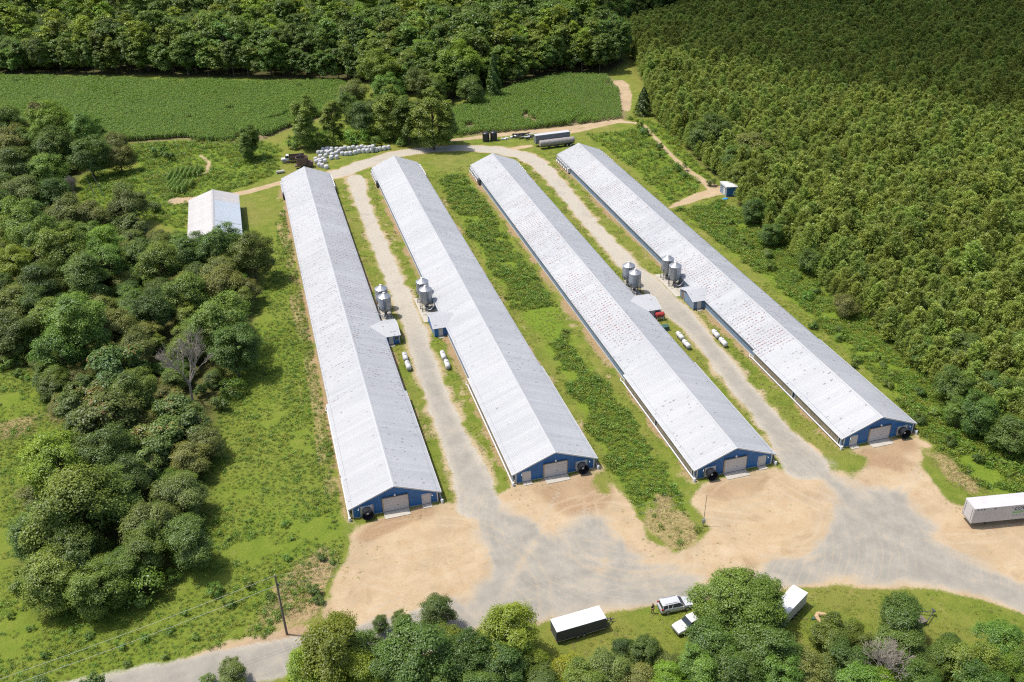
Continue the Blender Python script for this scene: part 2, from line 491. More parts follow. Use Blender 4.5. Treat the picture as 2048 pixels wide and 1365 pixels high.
DRY = [poly([(570, 430), (600, 560), (640, 760), (680, 980), (690, 1040), (665, 960), (625, 740), (590, 560)]), poly([(560, 1150), (620, 1100), (680, 1120), (640, 1230), (560, 1270), (500, 1262)]),
       poly([(1270, 1020), (1330, 985), (1385, 1030), (1412, 1062), (1388, 1102), (1330, 1106), (1290, 1070)]), poly([(90, 830), (130, 790), (150, 830), (110, 860)]), poly([(0, 850), (90, 820), (60, 870), (0, 880)]),
       poly([(470, 400), (520, 390), (530, 440), (500, 470)]), poly([(870, 310), (960, 310), (1000, 350), (880, 350), (850, 330)]), poly([(1840, 900), (1900, 905), (1975, 985), (1940, 1000), (1890, 960)])]
MOWN = [poly([(1080, 1250), (1300, 1217), (1400, 1204), (1630, 1176), (1850, 1182), (1960, 1200), (2250, 1290), (2250, 1500), (1000, 1500)])]
THICKET = [poly([(-60, 735), (60, 760), (110, 900), (50, 960), (20, 1130), (70, 1240), (310, 1220), (430, 1080), (430, 900), (505, 700), (520, 560), (545, 500), (370, 480), (290, 445), (215, 428), (155, 402), (172, 350), (250, 325), (250, 292), (200, 262), (100, 238), (20, 218), (-120, 220), (-300, 500)])]
CORN_L = poly([(-250, 160), (0, 158), (180, 160), (300, 166), (480, 168), (690, 170), (700, 185), (680, 215), (640, 235), (560, 262), (520, 280), (480, 272), (470, 284), (395, 284), (375, 276), (250, 286), (120, 300), (-100, 300), (-300, 300)])
CORN_R = poly([(905, 272), (1000, 264), (1100, 256), (1200, 245), (1242, 237), (1242, 205), (1232, 175), (1212, 155), (1130, 153), (1060, 165), (1000, 188), (940, 208), (905, 225)])
PINES = np.array([(137, 60), (123.5, 78), (117, 92), (113.5, 109), (114.5, 134), (117, 165), (120.5, 200), (125.5, 226), (129, 262), (134, 300), (146, 330), (158, 372), (170, 420), (250, 470), (470, 520), (620, 380), (420, 60)])
BACK = np.array([(-330, 560), (-180, 470), (-100, 441), (-38, 416), (20, 388), (44, 372), (56, 352), (72, 334), (92, 346), (121, 359), (140, 352), (152, 366), (166, 425), (246, 476), (470, 530), (470, 800), (-330, 900)])

xs = np.unique(np.round(np.concatenate([-70 - np.geomspace(1, 3200, 42)[::-1], np.arange(-70, 131, 0.6), 131 + np.geomspace(1, 3200, 42)]), 3))
ys = np.unique(np.round(np.concatenate([50 - np.geomspace(1, 1200, 26)[::-1], np.arange(50, 296, 0.6), np.arange(296, 452, 2.0), 452 + np.geomspace(2, 4000, 34)]), 3))
GX, GY = np.meshgrid(xs, ys, indexing='xy')


def union(fs):
    out = fs[0]
    for f in fs[1:]: out = np.maximum(out, f)
    return out


wob = (vnoise(GX, GY, 3.1, 1) - 0.5) * 1.6 + (vnoise(GX, GY, 1.3, 2) - 0.5) * 0.9
s_yard = sdf_poly(YARD, GX, GY)
s_road = sdf_band(ROAD, GX, GY)
s_lw = sdf_band(LANE_W, GX, GY) - .25
s_le = sdf_band(LANE_E, GX, GY) - .25
s_loop = sdf_band(LOOP, GX, GY)
s_trk = union([sdf_band(b, GX, GY) for b in TRACKS])
g_lane = union([s_lw, s_le, s_loop])
w_gravel = np.maximum(sm(g_lane + wob * 0.5, -0.5, 0.7), sm(s_road + wob * 0.5, -0.6, 0.9))
w_dark = sm(union([sdf_poly(p, GX, GY) for p in DARK_GRAVEL]) + wob * 1.2 + (vnoise(GX, GY, 7.0, 7) - .5) * 3, -2.5, 3.5)
w_dark = np.maximum(w_dark, sm(s_road, -0.5, 1.5))
w_dark = np.maximum(w_dark, sm(np.maximum(s_lw, s_le), -0.2, 1.6) * sm(172 - GY, -14, 22) * 0.85)
w_dirt = np.maximum.reduce([sm(s_yard + wob * 0.8, -1.0, 1.0), sm(s_trk + wob * 0.35, -0.5, 0.6),
                            sm(s_loop + wob, -1.6, 0.4) * 0.9, sm(np.maximum(s_lw, s_le) + wob * 1.3, -1.9, 0.2) * 0.72])
w_dirt = np.maximum(w_dirt, np.maximum(sm(sdf_poly(CLAY[5], GX, GY) + wob, -1.2, .8), .62 * sm(sdf_poly(CLAY[4], GX, GY) + wob * 2, -1.5, 2.0)))
# bare drip line beside the long houses
for hx, hy in zip(HX, HY):
    dx = np.abs(GX - hx) - HW / 2
    al = np.clip(np.minimum(GY - hy + 2, hy + HL + 2 - GY), -5, 2)
    drip = sm(1.25 + wob * 0.9 - np.abs(dx - 0.4), -0.3, 0.9) * sm(al, 0, 1) * (0.55 + 0.6 * vnoise(GX, GY, 9, 5))
    patches = sm((vnoise(GX, GY, 2.6, 11) * .6 + .4 * vnoise(GX, GY, .9, 12)) * sm(6.0 - np.abs(dx - 1), 0, 5.5), 0.58, 0.74) * sm(al, 0, 1) * (dx > -0.5)
    w_dirt = np.maximum(w_dirt, np.maximum(np.clip(drip, 0, 1) * .85, patches * 0.6))
w_clay = sm(union([sdf_poly(p, GX, GY) for p in CLAY]) + wob * 1.6, -1.8, 2.4) * (0.5 + 0.6 * vnoise(GX, GY, 5, 3))
for hx, hy in zip(HX, HY):
    dx = np.abs(GX - hx) - HW / 2
    w_clay = np.maximum(w_clay, sm(2.4 - np.abs(dx - 0.35), 0, 1.5) * 0.9 * (GY > hy) * (GY < hy + HL))
w_weed = sm(union([sdf_poly(p, GX, GY) for p in WEEDS]) + wob, -1.2, 1.2)
w_mead = sm(sdf_poly(MEADOW[0], GX, GY) + wob, -2, 2)
w_dry = np.maximum(sm(union([sdf_poly(p, GX, GY) for p in DRY[:5] + DRY[7:]]) + wob * 1.5, -1.5, 2.2), .45 * sm(union([sdf_poly(p, GX, GY) for p in DRY[5:7]]) + wob * 1.5, -1.5, 2.2))
w_dry = np.maximum(w_dry, sm(1.5 - np.abs(GX - 2.4 + .3 * np.sin(GY * .11)), 0, .9) * sm(GY, 116, 122) * sm(245 - GY, 0, 8) * (.25 + .75 * vnoise(GX, GY, 4, 15)))
w_dry = np.maximum(w_dry, sm(.5 - np.abs(GX - .2), 0, .4) * sm(GY, 116, 122) * sm(245 - GY, 0, 8) * .6 * vnoise(GX, GY, 5, 16))
w_for = np.maximum(sm(sdf_poly(THICKET[0], GX, GY) + wob, -1.0, 4.0) * 0.8, np.maximum(sm(sdf_poly(PINES, GX, GY) + wob, -2, 3), sm(sdf_poly(BACK, GX, GY), -2, 3)))
w_corn = np.maximum(sm(sdf_poly(CORN_L, GX, GY), -2.5, 0.5), sm(sdf_poly(CORN_R, GX, GY), -3.5, 0.5))
w_mown = sm(sdf_poly(MOWN[0], GX, GY) + wob * 0.4, -0.5, 0.8)
WT = [[(900, 940), (935, 1010), (985, 1080), (1060, 1140), (1180, 1172), (1330, 1160), (1480, 1150)], [(930, 960), (975, 1030), (1040, 1085), (1130, 1120), (1260, 1135), (1400, 1130)],
      [(985, 1250), (1000, 1170), (990, 1090), (950, 1020)], [(1060, 1005), (1080, 1050), (1150, 1110), (1240, 1150), (1350, 1175)], [(1160, 1060), (1200, 1080), (1215, 1120), (1190, 1160), (1120, 1190)],
      [(1185, 1050), (1240, 1080), (1250, 1130), (1210, 1175)], [(1600, 930), (1680, 1000), (1760, 1060), (1860, 1110), (2048, 1175)], [(1630, 920), (1720, 985), (1800, 1040), (1900, 1100), (2048, 1150)], [(1480, 1180), (1620, 1120), (1740, 1040), (1800, 990), (1840, 940)],
      [(1420, 1155), (1560, 1125), (1640, 1080), (1660, 1020)], [(1500, 1000), (1560, 1010), (1600, 1040), (1610, 1090)], [(1470, 1010), (1560, 990), (1620, 1000)], [(760, 1030), (840, 1090), (920, 1180), (960, 1230)], [(1110, 970), (1100, 1030), (1060, 1100), (1000, 1200)], [(740, 1230), (860, 1180), (960, 1130), (1080, 1050), (1120, 980)]]
for k, w in enumerate(WT):
    for off in (-.9, .9):
        bd = [(G(*q).x + off * .4, G(*q).y + off, .55) for q in w]
        tr_ = sm(sdf_band(bd, GX, GY), -.55, .25) * (.35 + .65 * vnoise(GX, GY, 6, 70 + k)) * (s_yard > 0)
        if k % 3 == 2: w_dark = np.clip(w_dark + tr_ * .45, 0, 1)
        else: w_dark = np.clip(w_dark - tr_ * .32, 0, 1)
        w_clay = np.maximum(w_clay, tr_ * (.45 if k % 2 else .2))
w_dirt = w_dirt * (1 - w_mown * 0.9)
GRASSY = [[(1640, 905), (1700, 898), (1745, 925), (1705, 955), (1650, 945)], [(1378, 1000), (1410, 1030), (1418, 1062), (1385, 1072), (1362, 1040)], [(1185, 945), (1222, 958), (1218, 990), (1180, 972)], [(1835, 890), (1880, 905), (1965, 1000), (1900, 1005), (1850, 945)], [(1545, 925), (1595, 920), (1600, 940), (1555, 945)], [(690, 1050), (740, 1042), (730, 1062), (692, 1075)]]
for gp_ in GRASSY: w_dirt = w_dirt * (1 - .75 * sm(sdf_poly(poly(gp_), GX, GY) + wob, -.8, 1.2))
w_gravel = np.maximum(w_gravel, w_dark * sm(s_yard, -0.5, 1.5)) * (1 - w_mown)
far_wood = sm(np.maximum(np.abs(GX) - 500, GY - 620), 0, 60)
w_for = np.maximum(w_for, far_wood)
GZ = (vnoise(GX, GY, 4.0, 21) - 0.5) * 0.10 * (w_weed + w_mead) + (vnoise(GX, GY, 1.2, 22) - 0.5) * 0.06 * (1 - w_gravel) * (1 - w_dirt)
GZ = GZ - 0.03 * sm(g_lane, -0.3, 0.8)


def ground_material():
    t = NT('ground_cover')
    p = t.pos()
    a = t.n('Attribute', {'attribute_name': 'zone_a'})
    b = t.n('Attribute', {'attribute_name': 'zone_b'})
    sa = t.n('SeparateColor', {}, _0=a.outputs['Color'])
    sb = t.n('SeparateColor', {}, _0=b.outputs['Color'])
    grav, dirt, dry = sa.outputs
    weed, fore, corn = sb.outputs
    c2 = t.n('Attribute', {'attribute_name': 'zone_c'})
    sc = t.n('SeparateColor', {}, _0=c2.outputs['Color'])
    dark, clay, mown = sc.outputs
    n1 = t.noise(0.05, 4, 0.6, p)
    n2 = t.noise(0.35, 5, 0.62, p)
    n3 = t.noise(2.2, 5, 0.7, p)
    n4 = t.noise(9.0, 3, 0.7, p)
    # grass
    g = t.mix(t.step(n2, 0.32, 0.68), (0.112, 0.158, 0.018), (0.182, 0.208, 0.033))
    g = t.mix(t.math('MULTIPLY', t.step(n1, 0.40, 0.65), 0.6), g, (0.210, 0.195, 0.048))
    g = t.mix(t.math('MULTIPLY', t.step(n3, 0.5, 0.72), 0.5), g, (0.072, 0.120, 0.016))
    g = t.mix(t.math('MULTIPLY', t.step(n4, 0.52, 0.7), 0.45), g, (0.23, 0.225, 0.065))
    straw = t.mix(t.step(n3, 0.35, 0.65), (0.36, 0.29, 0.13), (0.26, 0.205, 0.09))
    thin = t.step(t.math('ADD', n2, t.math('MULTIPLY', n3, 0.5)), 0.84, 1.0)
    g = t.mix(t.math('MULTIPLY', thin, 0.45), g, straw)
    lush = t.mix(t.step(n3, 0.3, 0.65), (0.096, 0.165, 0.014), (0.165, 0.230, 0.023))
    g = t.mix(t.math('MULTIPLY', weed, 0.85), g, lush)
    g = t.mix(t.step(t.math('ADD', dry, t.math('MULTIPLY_ADD', n3, 0.9, -0.45)), 0.35, 0.8), g, straw)
    floor = t.mix(t.step(n3, 0.35, 0.65), (0.055, 0.062, 0.018), (0.105, 0.09, 0.04))
    g = t.mix(fore, g, floor)
    soil = t.mix(t.step(n3, 0.35, 0.65), (0.27, 0.20, 0.13), (0.18, 0.14, 0.08))
    g = t.mix(t.math('MULTIPLY', corn, 0.9), g, soil)
    # sandy dirt
    d = t.mix(t.step(n2, 0.3, 0.7), (0.368, 0.268, 0.160), (0.424, 0.328, 0.212))
    d = t.mix(t.math('MULTIPLY', t.step(n3, 0.45, 0.75), 0.45), d, (0.288, 0.200, 0.112))
    d = t.mix(t.math('MULTIPLY', t.step(n1, 0.5, 0.7), 0.35), d, (0.424, 0.308, 0.176))
    n5 = t.noise(0.13, 5, 0.65, p)
    d = t.mix(t.math('MULTIPLY', t.step(n5, 0.45, 0.70), 0.6), d, (0.300, 0.235, 0.155))
    d = t.mix(t.math('MULTIPLY', t.step(n5, 0.46, 0.28), 0.45), d, (0.47, 0.385, 0.265))
    cl = t.mix(t.step(n3, 0.3, 0.7), (0.225, 0.145, 0.082), (0.320, 0.215, 0.126))
    d = t.mix(t.math('MULTIPLY', t.step(t.math('ADD', clay, t.math('MULTIPLY_ADD', n2, 0.8, -0.4)), 0.25, 0.9), 0.85), d, cl)
    # gravel: pale new stone, greyer where wheels grind it
    sep = t.n('TexVoronoi', {}, Vector=p, Scale=7.0)
    gp = t.mix(t.step(n3, 0.35, 0.68), (0.360, 0.324, 0.260), (0.440, 0.404, 0.336))
    gd = t.mix(t.step(n2, 0.3, 0.7), (0.232, 0.216, 0.184), (0.300, 0.276, 0.232))
    gr = t.mix(dark, gp, gd)
    gr = t.mix(t.math('MULTIPLY', t.step(n4, 0.42, 0.7), 0.35), gr, (0.216, 0.208, 0.192))
    gr = t.mix(t.math('MULTIPLY', t.step(n2, 0.55, 0.78), 0.28), gr, d)
    # tyre arcs and wheel ruts in the yard
    wv = t.n('TexWave', {'wave_type': 'RINGS', 'rings_direction': 'Z'}, Vector=t.n('VectorMath', {'operation': 'SUBTRACT'}, _0=p, _1=(47.0, 103.0, 0.0)).outputs[0], Scale=0.28, Distortion=5.0, Detail=3.0, Detail_Scale=0.5)
    ruts = t.math('MULTIPLY', t.step(wv.outputs['Fac'], 0.80, 0.98), t.step(n1, 0.40, 0.6))
    gr = t.mix(t.math('MULTIPLY', ruts, 0.22), gr, (0.400, 0.320, 0.224))
    sxy = t.n('SeparateXYZ', {}, _0=p)
    arcs = None
    AR = [(52, 126, 30.5), (62, 86, 17.5), (40, 96, 11.0), (45, 99, 8.6), (30, 128, 36.0), (74, 122, 27.0), (84, 128, 36.0), (101, 112, 30.0), (70, 100, 12.5), (66, 98, 7.5), (12, 94, 16.0), (92, 66, 30.0), (20, 112, 21.0)]
    for k_, (ax, ay, ar) in enumerate(AR):
        ddx = t.math('SUBTRACT', sxy.outputs[0], float(ax)); ddy = t.math('SUBTRACT', sxy.outputs[1], float(ay))
        rr_ = t.math('SQRT', t.math('ADD', t.math('MULTIPLY', ddx, ddx), t.math('MULTIPLY', ddy, ddy)))
        rr_ = t.math('ADD', rr_, t.math('MULTIPLY_ADD', n2, 1.6, -0.8))
        l1 = t.step(t.math('ABSOLUTE', t.math('SUBTRACT', rr_, float(ar))), 0.42, 0.10)
        l2 = t.step(t.math('ABSOLUTE', t.math('SUBTRACT', rr_, float(ar) + 1.85)), 0.42, 0.10)
        gate = t.step(t.noise(0.06, 2, 0.5, t.n('VectorMath', {'operation': 'ADD'}, _0=p, _1=(k_ * 37.0, k_ * 11.0, 5.0)).outputs[0]), 0.46, 0.60)
        a_ = t.math('MULTIPLY', t.math('MAXIMUM', l1, l2), gate)
        arcs = a_ if arcs is None else t.math('MAXIMUM', arcs, a_)
    d = t.mix(t.math('MULTIPLY', arcs, 0.24), d, (0.46, 0.38, 0.27))
    gr = t.mix(t.math('MULTIPLY', arcs, 0.26), gr, (0.36, 0.30, 0.215))
    stain = t.step(t.noise(0.22, 6, 0.7, p, 0.6), 0.55, 0.70)
    d = t.mix(t.math('MULTIPLY', stain, 0.5), d, (0.245, 0.165, 0.095))
    gr = t.mix(t.math('MULTIPLY', t.step(t.noise(0.18, 6, 0.7, p, 0.5), 0.50, 0.72), 0.30), gr, (0.175, 0.168, 0.150))
    d = t.mix(t.math('MULTIPLY', t.step(n4, 0.50, 0.68), 0.30), d, (0.27, 0.20, 0.125))
    fd = t.step(t.math('ADD', dirt, t.math('MULTIPLY_ADD', n3, 1.2, -0.6)), 0.28, 0.85)
    c = t.mix(fd, g, d)
    # scattered tufts in the dirt
    tuft = t.math('MULTIPLY', t.step(t.noise(0.8, 5, 0.75, p), 0.60, 0.72), 0.5)
    c = t.mix(t.math('MULTIPLY', tuft, t.math('SUBTRACT', 1.0, grav)), c, (0.11, 0.12, 0.035))
    fg = t.step(t.math('ADD', grav, t.math('MULTIPLY_ADD', n3, 0.9, -0.45)), 0.12, 0.92)
    c = t.mix(fg, c, gr)
    bs = t.n('BsdfPrincipled', {}, Base_Color=c, Roughness=0.95)
    bs.inputs['Specular IOR Level'].default_value = 0.15
    hb = t.math('ADD', t.math('MULTIPLY', n4, 0.5), n3)
    soft = t.math('SUBTRACT', 1.0, t.math('MULTIPLY', t.math('MAXIMUM', fd, fg), 0.75))
    bp = t.n('Bump', {}, Strength=t.math('MULTIPLY', soft, 0.9), Distance=0.25, Height=hb)
    t.set(bs.inputs['Normal'], bp)
    return t.surf(bs)


M['ground'] = ground_material()
NXg, NYg = len(xs), len(ys)
zone_id = np.zeros(GX.shape, int)
zone_id[(s_trk > 0)] = 6
zone_id[s_yard > 0] = 1
zone_id[s_road > 0] = 5
zone_id[s_loop > 0] = 4
zone_id[s_lw > 0] = 2
zone_id[s_le > 0] = 3
zone_id[(s_yard > 0) & (GY < 113) & (np.maximum(s_lw, s_le) > 0)] = 1
zone_id[w_mown > 0.6] = 7
fz = zone_id[:-1, :-1].ravel()
idx = np.arange(NXg * NYg).reshape(NYg, NXg)
quads = np.stack([idx[:-1, :-1], idx[:-1, 1:], idx[1:, 1:], idx[1:, :-1]], -1).reshape(-1, 4)
co = np.stack([GX, GY, GZ], -1).reshape(-1, 3)
one = np.ones(GX.size)
za = np.stack([w_gravel.ravel(), w_dirt.ravel(), w_dry.ravel(), one], -1)
zb = np.stack([np.maximum(w_weed, w_mead * 0.55).ravel(), w_for.ravel(), w_corn.ravel(), one], -1)
zc = np.stack([w_dark.ravel(), w_clay.ravel(), w_mown.ravel(), one], -1)
GNAMES = {0: ('ground', 'grassy farm ground with meadow, weeds and bare patches'), 1: ('gravel_yard', 'sandy gravel yard in front of the four long houses'),
          2: ('gravel_lane', 'pale gravel lane between the two houses nearest the blue barn'), 3: ('gravel_lane', 'grey gravel lane between the houses with the red tank'),
          4: ('gravel_road', 'curved gravel road looping round the far ends of the houses'), 5: ('access_road', 'grey gravel access road leading into the yard'),
          6: ('dirt_track', 'narrow bare dirt track through the grass'), 7: ('lawn', 'mown lawn with parked trailers beside the yard')}


def raw_mesh(name, v, q, mat, attrs=None):
    me = bpy.data.meshes.new(name)
    me.vertices.add(len(v))
    me.vertices.foreach_set('co', np.ascontiguousarray(v, np.float32).ravel())
    k = q.shape[1]
    me.loops.add(q.size)
    me.loops.foreach_set('vertex_index', np.ascontiguousarray(q, np.int32).ravel())
    me.polygons.add(len(q))
    me.polygons.foreach_set('loop_start', np.arange(len(q), dtype=np.int32) * k)
    for an, (dom, typ, data) in (attrs or {}).items():
        at = me.attributes.new(an, typ, dom)
        at.data.foreach_set('color' if typ == 'FLOAT_COLOR' else ('vector' if typ == 'FLOAT_VECTOR' else 'value'), np.ascontiguousarray(data, np.float32 if typ != 'INT' else np.int32).ravel())
    if mat: me.materials.append(mat)
    me.update(calc_edges=True)
    return me


for z in GNAMES:
    q = quads[fz == z]
    used, inv = np.unique(q.ravel(), return_inverse=True)
    me = raw_mesh(GNAMES[z][0], co[used], inv.reshape(-1, 4), M['ground'],
                  {'zone_a': ('POINT', 'FLOAT_COLOR', za[used]), 'zone_b': ('POINT', 'FLOAT_COLOR', zb[used]), 'zone_c': ('POINT', 'FLOAT_COLOR', zc[used])})
    me.polygons.foreach_set('use_smooth', [True] * len(me.polygons))
    tag(link(bpy.data.objects.new(GNAMES[z][0], me)), GNAMES[z][1], 'ground' if z == 0 else GNAMES[z][0].replace('_', ' '), kind='structure')

# ------------------------------------------------------------------ the cloud whose shadow dims the far plantation
def cloud():
    bm = bmesh.new()
    alt = 760.0
    rg = random.Random(5)
    blobs = [(217, 372, 58), (242, 324, 58), (268, 278, 56), (294, 232, 54), (320, 190, 54), (300, 420, 95), (330, 365, 90), (360, 310, 90), (390, 255, 90), (235, 455, 75), (400, 420, 110), (450, 340, 110), (190, 440, 40)]
    for x, y, r in blobs:
        gx, gy = x, y
        # ground point plus the way back up the sun ray
        k = alt / -SUN.z
        c = Vector((gx, gy, 0)) - SUN * k
        mt = Matrix.Translation(c + Vector((0, 0, rg.uniform(-15, 15)))) @ Matrix.Diagonal((r, r, r * 0.55, 1))
        bmesh.ops.create_icosphere(bm, subdivisions=3, radius=1, matrix=mt)
    me = bpy.data.meshes.new('cloud')
    bm.to_mesh(me); bm.free()
    o = link(bpy.data.objects.new('cloud', me))
    rm = o.modifiers.new('merge', 'REMESH'); rm.mode = 'VOXEL'; rm.voxel_size = 9.0
    t = NT('cloud_vapour')
    vs = t.n('VolumePrincipled', {}, Color=(0.95, 0.96, 1.0), Density=0.03, Anisotropy=0.5)
    t.t.links.new(vs.outputs[0], t.out.inputs['Volume'])
    me.materials.append(t.m)
    tag(o, 'white cumulus cloud high above the pine plantation', 'cloud', kind='structure')


cloud()

# ------------------------------------------------------------------ long poultry houses
NPAN = 166
PANW = HL / NPAN
NEAR_PANELS = 150
EXT = 33                      # panels with the deeper eave over the cooling pads


def rib_profile(w, ribs, h=0.022):
    """y positions and heights across one sheet"""
    pts = [(0.0, h)]
    pitch = w / ribs
    for k in range(ribs):
        y = k * pitch
        pts += [(y + 0.025, h), (y + 0.05, 0.0)]
        if k == 0: pts += []
        pts += [(y + pitch * 0.5 - 0.02, 0.0), (y + pitch * 0.5, 0.006), (y + pitch * 0.5 + 0.02, 0.0)]
        pts += [(y + pitch - 0.05, 0.0), (y + pitch - 0.025, h)]
    pts.append((w, h))
    return pts


def roof_sheet(mb, side, y0, w, run, ribs=3):
    pr = rib_profile(w, ribs)
    vs = []
    for y, h in pr: vs += [(side * 0.06, y0 + y, h - 0.06 * SLOPE), (side * run, y0 + y, h - run * SLOPE)]
    mb.add(vs, [(2 * i, 2 * i + 2, 2 * i + 3, 2 * i + 1) for i in range(len(pr) - 1)])


PAN_ME = {}
for side in (-1, 1):
    for ext in (0, 1):
        b_ = MB(); roof_sheet(b_, side, 0, PANW - 0.004, HW / 2 + (0.66 if ext else 0.30))
        PAN_ME[side, ext] = b_.mesh('roof_panel', M['roof'])

RUST = {0: (0.45, 1.5), 1: (0.06, 0.45), 2: (1.1, 0.35), 3: (1.0, 0.6)}
HLAB = ['long white roofed poultry house nearest the blue barn, windowed control room on its lane side',
        'long poultry house with a clean white roof between pale gravel lane and weed strip',
        'long poultry house with a red fuel tank beside its control room',
        'long poultry house next to the pine plantation, control room facing the grey lane']


def door_leaf(mb, x0, x1, y, z0, z1, sections):
    h = (z1 - z0) / sections
    for k in range(sections): mb.bbox(x0, x1, y - 0.045, y, z0 + k * h + 0.012, z0 + (k + 1) * h - 0.012, 0.01)
    mb.box(x0, x1, y - 0.015, y, z0, z1)


def fan_cone(root, name, x, y, z, d, r, length, dark, rx):
    """exhaust fan: d = outward axis ('x' or 'y' with sign)"""
    ax, sg = d
    h = MB(); q = r * 1.12
    if ax == 'y': h.box(x - q, x + q, min(y, y + sg * 0.14), max(y, y + sg * 0.14), z - q, z + q)
    else: h.box(min(x, x + sg * 0.14), max(x, x + sg * 0.14), y - q, y + q, z - q, z + q)
    fan = h.build(name, M['white'] if dark else M['grey'], root)
    o = (x, y, z)
    c = MB()
    pr = [(r * 0.96, sg * 0.14), (r * 0.98, sg * 0.35), (r * 1.02, sg * length * 0.45), (r * 1.16, sg * length), (r * 1.10, sg * length), (r * 0.98, sg * length * 0.5), (r * 0.92, sg * 0.2)]
    c.lathe(pr, 24, o, ax)
    c.build('cone', M['black'] if dark else M['white_clean'], fan, True)
    hb = MB()
    hb.lathe([(0.001, sg * (length * 0.72)), (r * 0.22, sg * (length * 0.70)), (r * 0.22, sg * 0.3), (0.001, sg * 0.3)], 14, o, ax)
    hb.build('hub', M['white_clean'] if dark else M['grey'], fan, True)
    bl = MB()
    for k in range(6):
        a = 2 * math.pi * k / 6
        u, v = math.cos(a), math.sin(a)
        a1 = a + 0.35
        u1, v1 = math.cos(a1), math.sin(a1)
        s0, s1 = sg * length * 0.35, sg * length * 0.42
        P4 = [(r * .2 * u, r * .2 * v, s0), (r * .88 * u, r * .88 * v, s0), (r * .88 * u1, r * .88 * v1, s1), (r * .2 * u1, r * .2 * v1, s1)]
        bl.add([(x + p, y + s, z + w) if ax == 'y' else (x + s, y + p, z + w) for p, w, s in P4], [(0, 1, 2, 3)])
    bl.build('blade', M['steel'], fan)
    if dark:
        br = MB()
        br.lathe([(r * 1.04, sg * 0.16), (r * 1.06, sg * 0.5), (r * 1.0, sg * 0.5)], 16, o, ax, 0.2 * math.pi if ax == 'y' else 0, 0.8 * math.pi)
        br.build('rain_hood', M['alu'], fan, True)
    return fan


